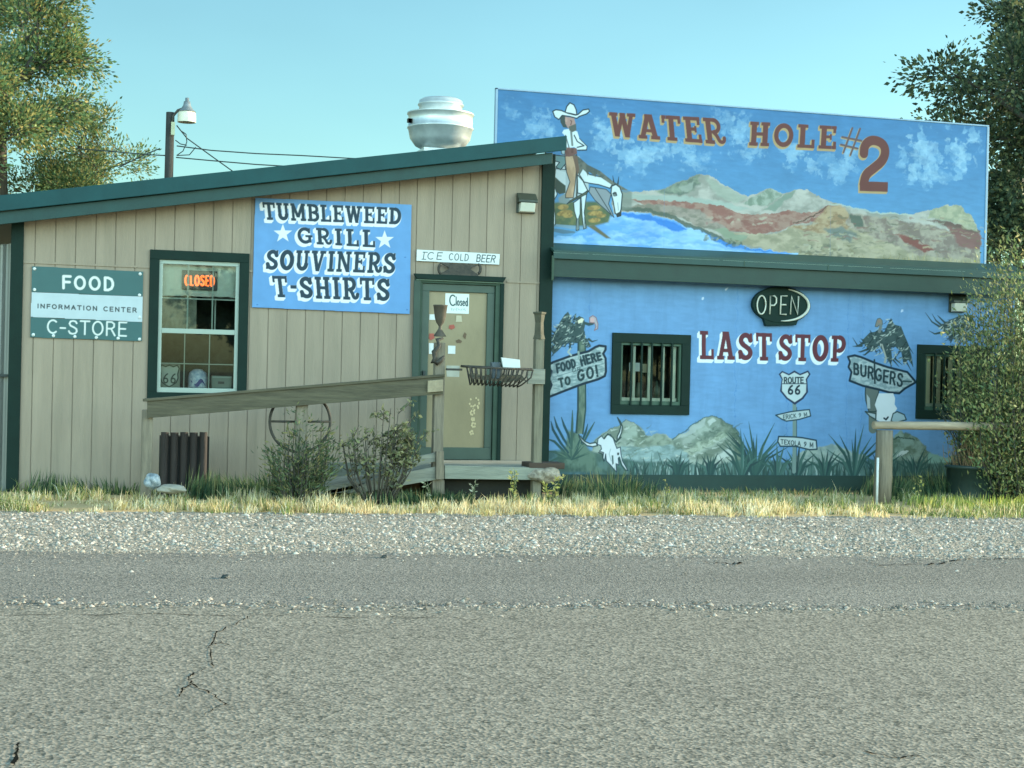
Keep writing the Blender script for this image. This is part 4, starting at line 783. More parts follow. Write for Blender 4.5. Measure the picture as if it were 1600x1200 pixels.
vulture(Z1, [[(200, 180), (260, 90), (300, 55), (320, 90), (345, 190), (380, 210), (400, 150), (440, 110), (490, 130), (520, 200), (500, 280), (520, 360), (470, 420), (400, 450), (330, 440), (260, 450), (180, 540), (120, 590), (70, 520), (130, 470), (90, 400), (130, 320), (170, 250)], [(460, 390), (540, 390), (590, 490), (570, 500), (500, 450)]],
        [[(180, 330), (110, 310), (90, 280)], [(160, 360), (100, 350), (70, 330)], [(170, 420), (100, 380), (80, 370)], [(170, 460), (100, 430), (75, 410)], [(150, 500), (90, 480), (60, 450)], [(190, 260), (150, 250), (135, 235)], [(380, 150), (390, 100), (400, 80)], [(400, 140), (370, 110)], [(560, 400), (600, 430), (670, 410)], [(260, 480), (270, 430), (250, 500)], [(330, 440), (320, 540), (350, 500)]], 80, None, 31)
c.poly([(420, 170), (470, 135), (500, 150), (480, 190), (430, 205)], (190, 205, 180)); c.stroke([(500, 195), (560, 215), (610, 205)], [4, 5, 4], (44, 72, 74)); c.poly([(570, 130), (610, 105), (650, 130), (675, 210), (670, 270), (630, 290), (650, 240), (630, 195), (570, 190)], (150, 160, 165), edge=(120, 100, 105), ew=1.4); c.ell(605, 160, 28, 30, (176, 160, 160))
c.T = Z1
# FOOD HERE or TO GO board
c.poly([(110, 690), (330, 610), (560, 550), (640, 500), (690, 480), (770, 490), (770, 530), (740, 580), (770, 640), (775, 800), (760, 860), (680, 900), (480, 960), (270, 1040), (30, 1135), (95, 970), (60, 890), (100, 810), (40, 730)], (150, 180, 180), tex=((110, 142, 144), 7, 41, 2.5), edge=(20, 42, 56), ew=4.)
c.poly([(120, 700), (360, 640), (360, 760), (200, 800), (90, 850), (110, 790)], (100, 128, 132), alpha=.7, soft=3)
for y in (820, 880, 760): c.stroke([(110, y+60), (400, y-30), (740, y-110)], 1., (88, 120, 122))
c.text('FOOD', [(165, 820), (400, 740), (150, 720), (380, 650)], STICK, .27, (30, 56, 62), gap=.22); c.text('HERE', [(470, 730), (720, 650), (440, 620), (700, 570)], STICK, .27, (30, 56, 62), gap=.22); c.text('OR', [(350, 815), (460, 790), (350, 770), (460, 745)], STICK, .2, (44, 74, 78)); c.text('TO', [(200, 1000), (330, 955), (180, 900), (320, 870)], STICK, .28, (34, 60, 62), gap=.3); c.text('GO!', [(420, 920), (680, 860), (420, 800), (660, 730)], STICK, .26, (30, 56, 60), gap=.3)
c.stroke([(340, 600), (300, 560), (330, 520)], 3, (140, 168, 164)); c.stroke([(440, 640), (430, 560)], 3.4, (120, 150, 146))
Z3 = zoomed(1310, 480, 6.316)
vulture(Z3, [[(230, 330), (310, 250), (370, 240), (410, 210), (450, 250), (480, 180), (520, 105), (550, 170), (620, 190), (650, 270), (690, 360), (720, 470), (740, 590), (690, 520), (640, 560), (620, 440), (560, 390), (520, 400), (530, 500), (520, 570), (470, 500), (430, 420), (400, 380), (350, 420), (280, 400)]],
        [[(260, 350), (190, 380), (140, 300)], [(230, 380), (180, 385), (140, 385)], [(300, 410), (220, 440), (195, 440)], [(320, 420), (260, 470), (240, 470)], [(250, 330), (220, 310)], [(330, 260), (310, 225)], [(680, 370), (740, 460)], [(690, 430), (735, 590)], [(660, 520), (720, 630)], [(560, 510), (630, 570)], [(540, 520), (600, 590)], [(360, 400), (375, 460)], [(640, 470), (650, 570)]], 80, None, 32)
c.poly([(372, 150), (385, 115), (410, 108), (432, 130), (436, 165), (425, 185), (400, 178), (385, 195), (362, 190)], (112, 122, 114), edge=(60, 80, 80), ew=1.2); c.ell(402, 142, 14, 12, (128, 116, 106)); c.stroke([(418, 180), (405, 240)], 5.5, (98, 116, 112)); c.stroke([(430, 370), (470, 500), (460, 540)], [3, 3, 5], (140, 160, 150))
c.T = Z3
c.stroke([(340, 850), (340, 1200)], 16, (92, 112, 104)); c.poly([(270, 770), (410, 770), (395, 850), (370, 920), (375, 1030), (300, 1030), (270, 920), (265, 850)], (88, 108, 104), edge=DK, ew=2); c.poly([(280, 860), (310, 900), (315, 1000), (285, 1000)], (150, 176, 180)); c.poly([(265, 1030), (370, 1050), (370, 1110), (310, 1075)], (150, 180, 186), edge=DK, ew=2.4)
c.poly([(95, 490), (160, 475), (230, 495), (350, 545), (480, 590), (680, 640), (765, 740), (660, 800), (600, 850), (500, 840), (390, 810), (240, 775), (110, 725), (130, 640), (100, 590), (115, 540)], (152, 182, 184), tex=((112, 144, 148), 7, 42, 2.), edge=(20, 46, 60), ew=4.)
c.text('BURGERS', [(150, 655), (630, 785), (150, 555), (640, 665)], STICK, .24, (28, 54, 60), gap=.2); c.stroke([(355, 520), (360, 750)], 3.2, (28, 54, 60)); c.stroke([(640, 730), (720, 735)], 3, (44, 74, 74))
c.poly([(400, 850), (540, 850), (560, 900), (555, 960), (580, 1000), (540, 1060), (520, 1150), (440, 1145), (375, 1110), (380, 1020), (360, 965), (380, 900)], (190, 216, 220)); c.poly([(540, 1050), (580, 1030), (650, 1060), (670, 1110), (600, 1130), (560, 1150), (520, 1120)], (140, 176, 184), edge=DK, ew=2.2); c.stroke([(450, 1095), (470, 1110), (490, 1085)], 3., (26, 44, 50))
c.T = zoomed(1400, 430, 4.8)
vulture(c.T, [[(330, 380), (400, 340), (480, 300), (560, 300), (600, 360), (580, 420), (540, 470), (470, 490), (400, 470)]], [[(350, 400), (270, 350), (220, 280)], [(360, 390), (300, 340), (270, 290)], [(340, 430), (290, 440), (245, 415)], [(380, 370), (330, 320), (310, 300)], [(420, 480), (410, 510)], [(460, 480), (465, 520)], [(500, 480), (510, 520)]], 110, None, 33)
c.T = lambda q: q
# shield and two arrow boards
c.T = zoomed(1190, 570, 7.5)
c.stroke([(385, 430), (385, 900), (380, 1250)], 7, (104, 136, 132)); c.stroke([(412, 500), (408, 1200)], 1.2, DK)
c.poly([(200, 110), (240, 70), (320, 105), (385, 65), (450, 105), (545, 65), (575, 110), (535, 170), (545, 320), (490, 400), (390, 470), (290, 400), (215, 310), (235, 170)], (34, 52, 78))
c.poly([(222, 110), (245, 90), (320, 125), (385, 90), (450, 125), (540, 88), (552, 112), (516, 170), (524, 215), (520, 320), (470, 385), (388, 438), (305, 385), (240, 305), (240, 215), (250, 170)], (166, 196, 198))
c.stroke([(235, 222), (525, 222)], 1.6, (50, 70, 84)); c.text('ROUTE', [(262, 214), (490, 212), (262, 150), (490, 148)], STICK, .28, (36, 58, 64), gap=.14); c.text('66', [(308, 342), (452, 342), (308, 240), (452, 240)], STICK, .24, (24, 44, 56), gap=.2)
c.poly([(165, 590), (340, 550), (500, 530), (560, 525), (575, 600), (440, 640), (290, 660), (240, 640)], (158, 188, 190), edge=(26, 60, 72), ew=2.2); c.text('ERICK 7 M'.replace('7', '9'), [(255, 640), (535, 600), (250, 590), (530, 560)], STICK, .22, (56, 84, 88), gap=.16)
c.poly([(200, 840), (380, 845), (480, 855), (640, 885), (650, 990), (560, 995), (400, 955), (220, 955), (190, 900)], (160, 190, 192), edge=(26, 60, 72), ew=2.6); c.text('TEXOLA 9 M', [(225, 925), (605, 968), (225, 875), (605, 915)], STICK, .24, (48, 72, 76), gap=.18)
c.T = lambda q: q
# LAST STOP
for off, gw, cl in (((-3.2, 4.2), 2.6, (196, 224, 230)), ((-1.4, 2), 3., (196, 224, 230)), ((0, 0), .5, (84, 46, 54))):
    c.text('LAST', [(1093, 561), (1206, 563.5), (1093, 517), (1206, 521)], SLAB, .2, cl, off, .18, gw); c.text('STOP', [(1216, 563.5), (1320, 565.5), (1217, 521.5), (1322, 525)], SLAB, .2, cl, off, .16, gw)
mural = c.build('mural_wall', M_mural, mural_b, holes=[(WB1[0]-.02, WB1[1]+.02, WB1[2]-.02, WB1[3]+.02), (WB2[0]-.02, WB2[1]+.02, WB2[2]-.02, WB2[3]+.02)])
b = MB(); b.box(XB0, XB1, BY-.02, BY+.05, BASE_T-.21, BASE_T); b.build('base_board', mat('base_board_green', P(18, 54, 49), .65, .15, 5, .2), mural_b, .004)
b = MB(); b.box(XB0, XB1, BY+.005, BY+.1, -.05, BASE_T-.212); b.build('foundation', M_conc, mural_b)
b = MB(); b.box(XB0, XB1, 6.5, 6.6, 0, 3.1); b.add([(XB1, BY+.01, 0), (XB1, 6.6, 0), (XB1, 6.6, 3.1), (XB1, BY+.01, 3.1)], [(0, 1, 2, 3)]); b.build('side_and_back_walls', mat('blue_plain_wall', P(80, 140, 187), .7, .1, 3), mural_b)
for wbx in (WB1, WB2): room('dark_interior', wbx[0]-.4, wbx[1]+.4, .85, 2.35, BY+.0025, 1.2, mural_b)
# eave: sloping metal strip, front gutter board
e0 = W(861, 388, BY)[1]; ze_top = 3.19
b = MB(); b.add([(XB0+.0, BY+.10, ze_top+.10), (XB1, BY+.10, ze_top+.10), (XB1, BY-.30, ze_top-.03), (XB0, BY-.30, ze_top-.03), (XB0, BY+.1, ze_top+.07), (XB1, BY+.1, ze_top+.07), (XB1, BY-.3, ze_top-.06), (XB0, BY-.3, ze_top-.06)], [(3, 2, 1, 0), (4, 5, 6, 7), (3, 7, 6, 2), (0, 4, 7, 3), (1, 2, 6, 5), (0, 1, 5, 4)])
b.box(XB0, XB1, BY-.302, BY-.288, ze_top-.135, ze_top-.061); b.build('eave_flashing', mat('eave_green_metal', P(18, 62, 57), .5, .16, 3, .1), mural_b)
b = MB(); b.box(XB0+.02, XB1-.01, BY-.255, BY-.215, ze_top-.37, ze_top-.062); b.box(XB0+.02, XB1-.01, BY-.214, BY, ze_top-.30, ze_top-.27); b.build('fascia_board', mat('eave_dark_green', P(20, 54, 45), .55, .15, 4, .1), mural_b, .004)
b = MB()
for px in (1163, 1294): q = W(px, 412, BY-.3); b = MB(); b.box(q[0]-.006, q[0]+.006, BY-.306, BY-.302, ze_top-.13, ze_top-.06); b.build('flashing_clip', M_trim_light, mural_b)
b = MB(); b.box(W(862, 440, BY-.3)[0], W(862, 440, BY-.3)[0]+.03, BY-.30, BY-.27, ze_top-.42, ze_top-.1); b.build('flashing_clip', M_trim_light, mural_b)
b = MB(); b.box(XB0+.02, XB1, .32, 6.7, 3.1, 3.16); b.build('roof', M_roof, mural_b)
# barred windows
def barred(wx, bars, name='window'):
    x0, x1, z0, z1 = wx; wf = window_frame(x0, x1, z0, z1, BY, .125, M_trim, mural_b, name, .035, .03)
    b = MB()
    for (a, c_, e, f) in ((x0, x1, z1-.035, z1), (x0, x1, z0, z0+.05), (x0, x0+.03, z0+.05, z1-.035), (x1-.03, x1, z0+.05, z1-.035)): b.box(a, c_, BY-.01, BY+.055, e, f)
    b.build('inner_frame', mat('inner_frame_green', P(50, 84, 66), .6, .15, 4), wf, .004)
    b = MB(); b.add([(x0+.03, BY+.05, z0+.05), (x1-.03, BY+.05, z0+.05), (x1-.03, BY+.05, z1-.035), (x0+.03, BY+.05, z1-.035)], [(0, 1, 2, 3)]); b.build('pane', GLASS, wf)
    b = MB(); b.box(x0+.035, x1-.035, BY+.054, BY+.075, z0+.052, z0+.095); b.build('sill', mat('pale_sash', P(190, 214, 196), .5, .05, 3), wf)
    for k in range(bars):
        xx = x0+(x1-x0)*(k+1)/(bars+1); b = MB(); b.box(xx-.012, xx+.012, BY-.045, BY-.02, z0-.01, z1+.01); b.build('bar', M_trim, wf, .003)
    return wf
w1 = barred(WB1, 5); w2 = barred(WB2, 5)
b = MB()
for fx, wd in ((.235, .035), (.505, .045), (.755, .03), (.93, .07)): xx = WB1[0]+.03+(WB1[1]-WB1[0]-.06)*fx; b.box(xx-wd/2, xx+wd/2, BY+.06, BY+.08, WB1[2]+.096, WB1[3]-.036)
b.build('sash_stiles', mat('pale_sash', P(190, 214, 196), .5, .05, 3), w1)
for px, nm in (((983, 567, 1000, 580), 'white'), ((1004, 569, 1015, 582), 'pale')):
    q0 = W(px[0], px[3], BY+.12); q1 = W(px[2], px[1], BY+.12); b = MB(); b.box(q0[0], q1[0], BY+.12, BY+.124, q0[1], q1[1]); tag(b.build('notice', M_paper if nm == 'white' else M_note), nm+' paper notice taped inside the barred window under the vulture side', 'notice')
q0 = W(984, 611, BY+.3); q1 = W(1042, 582, BY+.3)
for k, (a, h) in enumerate(((.02, .12), (.13, .17), (.27, .14), (.40, .19))):
    cx = q0[0]+a; b = MB(); b.lathe([(0, 1.24), (.05, 1.24), (.055, 1.24+h*.7), (.025, 1.24+h), (.02, 1.24+h+.06), (0, 1.24+h+.06)], (cx, BY+.32, 0), 12)
    tag(b.build('jar', mat('dusty_glass_jar', P(92, 118, 98), .4, .3, 12)), 'dusty jar standing on the sill behind the left barred window', 'jar', 'jars behind the barred window')
b = MB(); b.box(WB1[0]-.3, WB1[1]+.3, BY+.15, BY+.5, 1.215, 1.238); tag(b.build('shelf', mat('dark_shelf', P(70, 86, 72), .8, .1, 5)), 'dark shelf inside the left barred window', 'shelf')
# hanging blinds in the right window: each strip is a slat of one blind
b = MB(); x = WB2[0]+.035
for k, wd in enumerate((.105, .03, .07, .045, .12, .05, .10, .06, .09)):
    b.add([(x, BY+.06+.008*(k % 2), WB2[2]+.04), (x+wd, BY+.07, WB2[2]+.04), (x+wd, BY+.07, WB2[3]-.02), (x, BY+.06+.008*(k % 2), WB2[3]-.02)], [(0, 1, 2, 3)]); x += wd+(.03 if k % 2 else .035)
tag(b.build('blind', mat('cream_blind', P(225, 230, 196), .8, .1, 6)), 'cream vertical blind inside the barred window beside the shrub', 'blind')
wall_lamp((1494, 474), 'wall lamp half hidden by the shrub under the green eave', BY)
# OPEN sign
oy = BY-.04; Zo = zoomed(1080, 440, 6.154)
ocx, ocz = W(*Zo((862, 225)), oy); orx = W(*Zo((1140, 225)), oy)[0]-ocx; orz = abs(W(*Zo((862, 50)), oy)[1]-ocz)
op = thing('open_sign', 'dark green oval sign with pale tube lettering OPEN under the eave', 'sign', (ocx, BY, ocz-.3))
b = MB(); b.prism([(ocx+orx*math.cos(t), ocz+orz*math.sin(t)) for t in np.linspace(0, 2*PI, 41)[:-1]], oy-.03, BY-.003); b.build('oval_back', mat('dark_green_plastic', P(14, 42, 36), .55, .15, 6, spec=.15), op, .008)
b = MB(); b.prism([W(*Zo(p), oy) for p in [(690, 360), (1020, 370), (1005, 418), (710, 425)]], oy-.025, BY-.002); b.build('base', mat('dark_green_plastic', P(14, 42, 36)), op, .006)
M_tube = mat('unlit_pale_tube', P(175, 196, 180), .35, .04, 6)
tube_text('OPEN', [Zo((625, 312)), Zo((1032, 316)), Zo((630, 135)), Zo((1042, 140))], oy-.045, .0115, M_tube, 'lettering', op, .2)
b = MB(); b.tube([(ocx+.92*orx*math.cos(t), oy-.042, ocz+.88*orz*math.sin(t)) for t in np.linspace(math.radians(-92), math.radians(78), 26)], [.004+.017*math.sin(PI*k/25)**.6 for k in range(26)], 6); b.build('tube_ring', M_tube, op)

# ================================================================== BILLBOARD over the eave
HY = .22
bbq = [W(*p, HY) for p in [(778, 140), (1543, 198), (1536, 416), (1500, 412), (862, 390), (858, 300), (776, 300)]]
BX0 = W(778, 142, HY)[0]; BX1 = W(1542, 198, HY)[0]; BZ1 = (W(778, 140, HY)[1]+W(1543, 198, HY)[1])/2; BZ0 = ze_top+.085
c = Canvas(HY, BX0, BX1, BZ0, BZ1, .0065, (82, 148, 206))
vv = ((c.Z-BZ0)/(BZ1-BZ0))[..., None]; n1 = vnoise(c.X/SC_PX, c.Z/SC_PX*1.5, 60, 21)[..., None]
c.c = np.array(P(84, 144, 184))*(1-vv)+np.array(P(62, 118, 162))*vv; c.c *= (.9+.2*n1)
CL = (112, 166, 196)
for i, (cx, cy, rx, ry, al) in enumerate([(840, 196, 40, 40, .55), (802, 170, 22, 18, .4), (860, 208, 20, 24, .5), (950, 205, 52, 50, .7), (985, 245, 58, 36, .75), (1015, 235, 40, 30, .7), (1060, 232, 46, 34, .55), (1150, 205, 30, 50, .6), (1130, 180, 30, 30, .4), (1170, 225, 40, 30, .5), (1235, 235, 34, 34, .7), (1268, 258, 18, 28, .7), (1310, 262, 36, 40, .5), (1330, 240, 24, 30, .5), (1440, 235, 52, 56, .75), (1500, 235, 40, 44, .8), (1425, 265, 24, 24, .6), (1460, 270, 40, 30, .5), (1085, 252, 40, 26, .45)]):
    c.cloud(cx, cy, rx, ry, CL, al, 50+i, 17.); c.cloud(cx+2, cy+3, rx*.8, ry*.8, (146, 194, 212), al*.6, 90+i, 10.)
Zm = zoomed(960, 260, 4.)
c.T = Zm
r = random.Random(9)
c.poly([(-10, 165), (130, 160), (260, 150), (400, 100), (520, 50), (600, 58), (700, 125), (830, 190), (900, 165), (980, 138), (1050, 172), (1140, 145), (1210, 145), (1290, 200), (1400, 238), (1600, 290), (1860, 300), (1990, 268), (2100, 240), (2160, 245), (2230, 310), (2290, 420), (2290, 700), (1000, 700), (-10, 300)], (128, 142, 134), tex=((156, 170, 162), 22, 61, 1.4))
c.poly([(260, 152), (400, 102), (520, 52), (540, 110), (440, 180), (300, 170)], (92, 114, 104), soft=4, tex=((116, 140, 124), 9, 62, 1.)); c.poly([(410, 130), (500, 90), (490, 140), (440, 165)], (128, 150, 140), soft=3)
c.poly([(800, 225), (980, 140), (1050, 175), (960, 240), (850, 245)], (104, 130, 116), soft=3, tex=((134, 158, 146), 9, 63, 1.)); c.poly([(930, 275), (1060, 180), (1140, 148), (1100, 200), (1000, 275)], (112, 138, 126), soft=3)
c.poly([(560, 60), (700, 128), (820, 195), (760, 230), (640, 190)], (136, 160, 148), soft=5, alpha=.8)
c.poly([(20, 175), (260, 175), (460, 190), (700, 225), (860, 270), (760, 270), (560, 235), (100, 205)], (140, 166, 158), soft=4)
c.poly([(95, 205), (300, 212), (560, 232), (680, 248), (760, 285), (850, 300), (950, 298), (1080, 270), (1170, 290), (1240, 285), (1330, 245), (1420, 250), (1330, 340), (1180, 355), (1080, 375), (990, 415), (900, 425), (760, 410), (640, 390), (500, 330), (380, 270), (180, 235)], (124, 96, 88), tex=((140, 126, 114), 14, 64, 2.))
c.poly([(180, 235), (380, 250), (520, 270), (620, 340), (700, 380), (640, 400), (520, 380), (420, 320), (60, 260)], (112, 120, 108), soft=3, tex=((136, 140, 130), 12, 65, 1.8))
for k in range(26):
    x = r.uniform(580, 1000); y = 345+r.uniform(-30, 25); c.ell(x, y, r.uniform(8, 24), r.uniform(4, 9), r.choice([(158, 166, 148), (134, 110, 104), (150, 140, 128)]), r.uniform(-15, 15), alpha=.6, soft=2)
c.poly([(620, 390), (760, 415), (990, 425), (1100, 375), (1300, 365), (1500, 390), (1700, 420), (1900, 470), (2290, 520), (2290, 640), (1150, 640), (1000, 520), (760, 480)], (128, 136, 114), tex=((152, 158, 136), 20, 66, 2.2))
c.poly([(620, 392), (700, 380), (760, 430), (840, 430), (800, 470), (720, 460)], (122, 146, 126), soft=3)
c.poly([(1080, 380), (1240, 360), (1330, 250), (1420, 250), (1480, 310), (1480, 380), (1330, 420), (1200, 400)], (128, 118, 92), soft=4, tex=((150, 146, 118), 10, 67, 1.4))
c.poly([(1470, 290), (1600, 310), (1800, 340), (2000, 370), (2260, 470), (2260, 580), (1900, 560), (1700, 470), (1500, 400), (1440, 350)], (112, 112, 104), tex=((140, 146, 132), 14, 68, 1.), soft=4)
c.poly([(1460, 290), (1540, 310), (1560, 380), (1500, 380)], (80, 98, 88), soft=4); c.poly([(1760, 420), (1880, 450), (2000, 520), (1940, 540), (1820, 480)], (112, 78, 72), soft=4); c.poly([(1950, 330), (2100, 350), (2290, 400), (2280, 425), (2100, 380)], (92, 84, 78), soft=3); c.poly([(1300, 390), (1420, 380), (1520, 420), (1480, 470), (1360, 440)], (100, 118, 112), soft=5); c.poly([(2080, 370), (2290, 420), (2290, 520), (2160, 500)], (112, 92, 88), soft=4)
c.poly([(1970, 275), (2100, 242), (2160, 246), (2230, 310), (2280, 410), (2120, 350), (1960, 320)], (128, 146, 124), soft=3, tex=((150, 164, 140), 10, 69, 1.))
for k in range(220):
    x = r.uniform(1150, 2290); y = r.uniform(380, 640) if r.random() < .6 else r.uniform(310, 460); l = r.uniform(10, 60)
    c.stroke([(x, y), (x+l, y+l*r.uniform(-.25, .3))], [r.uniform(1, 4), 1], r.choice([(160, 166, 136), (96, 104, 80), (136, 146, 118), (116, 92, 84), (150, 164, 150), (84, 98, 84)]), alpha=.55, soft=2)
for k in range(120):
    x = r.uniform(1500, 2290); y = 600+r.uniform(-10, 40); c.stroke([(x, y), (x+r.uniform(-12, 12), y-r.uniform(20, 60))], [1.6, .6], r.choice([(158, 160, 120), (140, 142, 100), (112, 118, 84)]), alpha=.7)
for k in range(60):
    x = r.uniform(1120, 1500); y = r.uniform(490, 580); c.ell(x, y, r.uniform(6, 22), r.uniform(4, 12), r.choice([(160, 172, 146), (110, 116, 90), (92, 104, 90)]), alpha=.6, soft=2)
c.stroke([(1330, 250), (1240, 310), (1120, 360)], [1.5, 3, 1], (84, 76, 68)); c.stroke([(1340, 245), (1420, 240), (1600, 285), (1860, 305)], [2, 2, 3, 2], (150, 176, 164), alpha=.8)
# water
c.poly([(-420, 590), (-420, 430), (-300, 440), (-150, 380), (40, 280), (180, 288), (320, 320), (420, 360), (560, 400), (640, 440), (720, 480), (900, 515), (1150, 545), (1150, 640), (-420, 640)], (92, 156, 212), tex=((132, 186, 220), 46, 71, 3.))
c.poly([(60, 285), (200, 300), (330, 335), (460, 390), (380, 410), (260, 350), (100, 320), (40, 300)], (54, 122, 196), soft=4); c.poly([(560, 405), (720, 480), (900, 518), (1100, 545), (860, 530), (700, 500), (600, 450)], (58, 124, 192), soft=3)
for k in range(46):
    x = r.uniform(-380, 800); y = 430+r.uniform(0, 150)+max(0, x-200)*.13; l = r.uniform(60, 200); c.stroke([(x, y), (x+l*.5, y-6), (x+l, y+8)], [1, r.uniform(4, 9), 1], r.choice([(150, 200, 222), (112, 172, 218), (74, 140, 204)]), alpha=.5, soft=4)
c.stroke([(40, 262), (180, 270), (330, 300), (460, 370), (560, 402), (640, 440), (720, 478), (800, 490)], [6, 6, 7, 7, 6, 5, 4, 3], (72, 92, 82), alpha=.9, soft=2)
for k in range(30): x = r.uniform(560, 820); c.ell(x, 440+(x-560)*.2+r.uniform(-15, 20), 10, 7, r.choice([(70, 92, 80), (120, 140, 122), (96, 116, 92)]), alpha=.7, soft=2)
# cowboy on his horse
c.warp(3.4, 9, 400, .06)
c.T = zoomed(855, 150, 5.215)
K = (34, 52, 56); WH = (176, 208, 212)
c.poly([(-10, 880), (120, 860), (400, 860), (520, 960), (500, 1030), (380, 1060), (60, 1060), (-10, 1060)], (74, 98, 74), soft=5, tex=((96, 112, 78), 8, 75, 1.))
for cx, cy, rx, ry in ((130, 905, 45, 22), (150, 950, 58, 22), (120, 960, 40, 18), (380, 912, 55, 20), (390, 955, 62, 20), (440, 975, 40, 16), (385, 1012, 50, 20), (170, 975, 40, 18)): c.ell(cx, cy, rx, ry, (152, 142, 88), -5, soft=2, tex=((120, 112, 70), 6, 76, 1.))
c.poly([(330, 1060), (380, 1050), (520, 1160), (480, 1160)], (92, 100, 78), soft=3); c.stroke([(40, 1090), (130, 1105), (220, 1110)], [5, 7, 3], (76, 110, 122), alpha=.8); c.stroke([(50, 1050), (200, 1070), (330, 1080)], [3, 6, 2], (110, 150, 168), alpha=.8)
c.poly([(90, 830), (150, 790), (200, 860), (160, 880), (100, 870)], (112, 138, 140), soft=3)
c.poly([(350, 740), (480, 760), (520, 800), (500, 880), (545, 990), (480, 930), (390, 850), (340, 780)], (118, 140, 146), edge=K, ew=1.3); c.stroke([(390, 750), (470, 880), (520, 960)], 1.4, K); c.poly([(520, 790), (640, 760), (690, 780), (690, 920), (600, 930)], (100, 120, 112), alpha=.7, soft=4)
c.poly([(40, 490), (110, 480), (260, 490), (330, 620), (340, 770), (300, 800), (200, 860), (150, 800), (40, 740), (30, 640)], (148, 176, 180)); c.poly([(60, 500), (130, 505), (150, 600), (70, 590), (45, 640)], WH, edge=K, ew=1.5)
c.poly([(50, 480), (150, 490), (160, 540), (110, 600), (70, 580), (100, 540), (65, 530)], (96, 136, 138), edge=K, ew=1.6); c.poly([(40, 620), (70, 600), (150, 720), (150, 790), (100, 800), (60, 770), (35, 700)], (56, 74, 66)); c.poly([(72, 600), (150, 620), (150, 730), (110, 700), (66, 660)], (166, 196, 200))
c.poly([(40, 735), (60, 740), (82, 800), (50, 860), (66, 980), (66, 1050), (48, 1050), (36, 880)], WH, edge=K, ew=1.4)
c.poly([(215, 870), (270, 830), (268, 960), (256, 1000), (258, 1090), (236, 1095), (240, 1000), (222, 940)], WH, edge=K, ew=1.6); c.poly([(276, 820), (322, 790), (302, 950), (318, 1075), (298, 1085), (284, 970)], WH, edge=K, ew=1.6); c.stroke([(246, 1000), (248, 1095)], 1.8, (80, 104, 100)); c.stroke([(304, 990), (308, 1080)], 1.8, (80, 104, 100))
c.poly([(245, 640), (290, 690), (330, 770), (290, 800), (248, 790)], WH, edge=K, ew=1.8); c.poly([(190, 850), (300, 790), (340, 770), (320, 800), (220, 850), (160, 880)], (72, 88, 74), edge=K, ew=1.2)
c.poly([(262, 640), (290, 590), (345, 640), (440, 660), (530, 720), (512, 752), (420, 722), (350, 712), (300, 700)], WH, edge=K, ew=1.8)
c.poly([(210, 470), (250, 490), (330, 560), (430, 610), (530, 690), (660, 768), (600, 764), (530, 722), (440, 662), (400, 640), (392, 662), (378, 645), (340, 618), (332, 655), (318, 622), (292, 592), (262, 640), (240, 620), (225, 540)], (72, 88, 84), tex=((96, 110, 102), 5, 77, .6))
c.poly([(525, 735), (560, 720), (592, 745), (612, 800), (602, 920), (590, 965), (555, 960), (538, 860), (520, 790)], WH, edge=K, ew=2.); c.poly([(558, 960), (606, 935), (604, 980), (568, 990)], (46, 58, 58)); c.ell(550, 800, 17, 20, (90, 112, 112)); c.stroke([(536, 795), (560, 788), (566, 810)], 2., K); c.stroke([(575, 870), (580, 930)], 1.2, (110, 134, 136)); c.stroke([(534, 650), (542, 700)], [.8, 2.4], K); c.stroke([(583, 658), (576, 715)], [.8, 2.6], K)
c.poly([(145, 490), (215, 485), (238, 600), (228, 720), (212, 830), (150, 830), (150, 800), (185, 700), (158, 620)], (148, 138, 112), edge=K, ew=1.4, tex=((168, 158, 130), 8, 78, .5)); c.stroke([(238, 480), (244, 700), (240, 830)], 2.6, (52, 66, 62)); c.poly([(205, 480), (245, 490), (262, 600), (245, 650), (225, 560)], (98, 90, 78))
c.poly([(135, 275), (190, 265), (245, 290), (262, 345), (325, 410), (320, 440), (252, 442), (220, 415), (160, 430), (150, 330), (122, 300)], WH); c.stroke([(220, 320), (245, 370), (300, 405), (245, 418)], 2., K); c.stroke([(250, 442), (320, 440)], 2., K); c.stroke([(195, 290), (205, 400)], 3.5, (98, 118, 116)); c.stroke([(262, 345), (325, 410), (320, 440)], 1.4, K); c.stroke([(150, 320), (178, 420)], 1.6, K); c.poly([(110, 420), (150, 410), (142, 480), (118, 470)], (140, 176, 180), edge=K, ew=1.2)
c.poly([(140, 418), (240, 425), (244, 470), (180, 495), (148, 490)], (104, 84, 78), tex=((84, 66, 60), 5, 79, 1.))
c.poly([(102, 150), (150, 160), (160, 250), (180, 262), (130, 255), (108, 215)], (54, 72, 70)); c.poly([(145, 168), (220, 180), (232, 230), (212, 262), (170, 262), (148, 225)], (146, 130, 122)); c.poly([(175, 250), (235, 225), (238, 280), (205, 295), (180, 280)], (80, 92, 86)); c.stroke([(190, 200), (200, 205), (192, 235)], 1.6, (92, 74, 70)); c.ell(155, 195, 10, 18, (160, 146, 134))
c.poly([(145, 135), (160, 85), (185, 55), (218, 72), (236, 112), (242, 155), (190, 142)], WH, edge=K, ew=2.); c.poly([(45, 125), (70, 112), (115, 118), (165, 140), (232, 156), (252, 150), (290, 115), (336, 106), (345, 125), (320, 146), (262, 166), (242, 182), (180, 166), (122, 158), (95, 192), (62, 170)], WH, edge=K, ew=2.)
c.T = lambda q: q
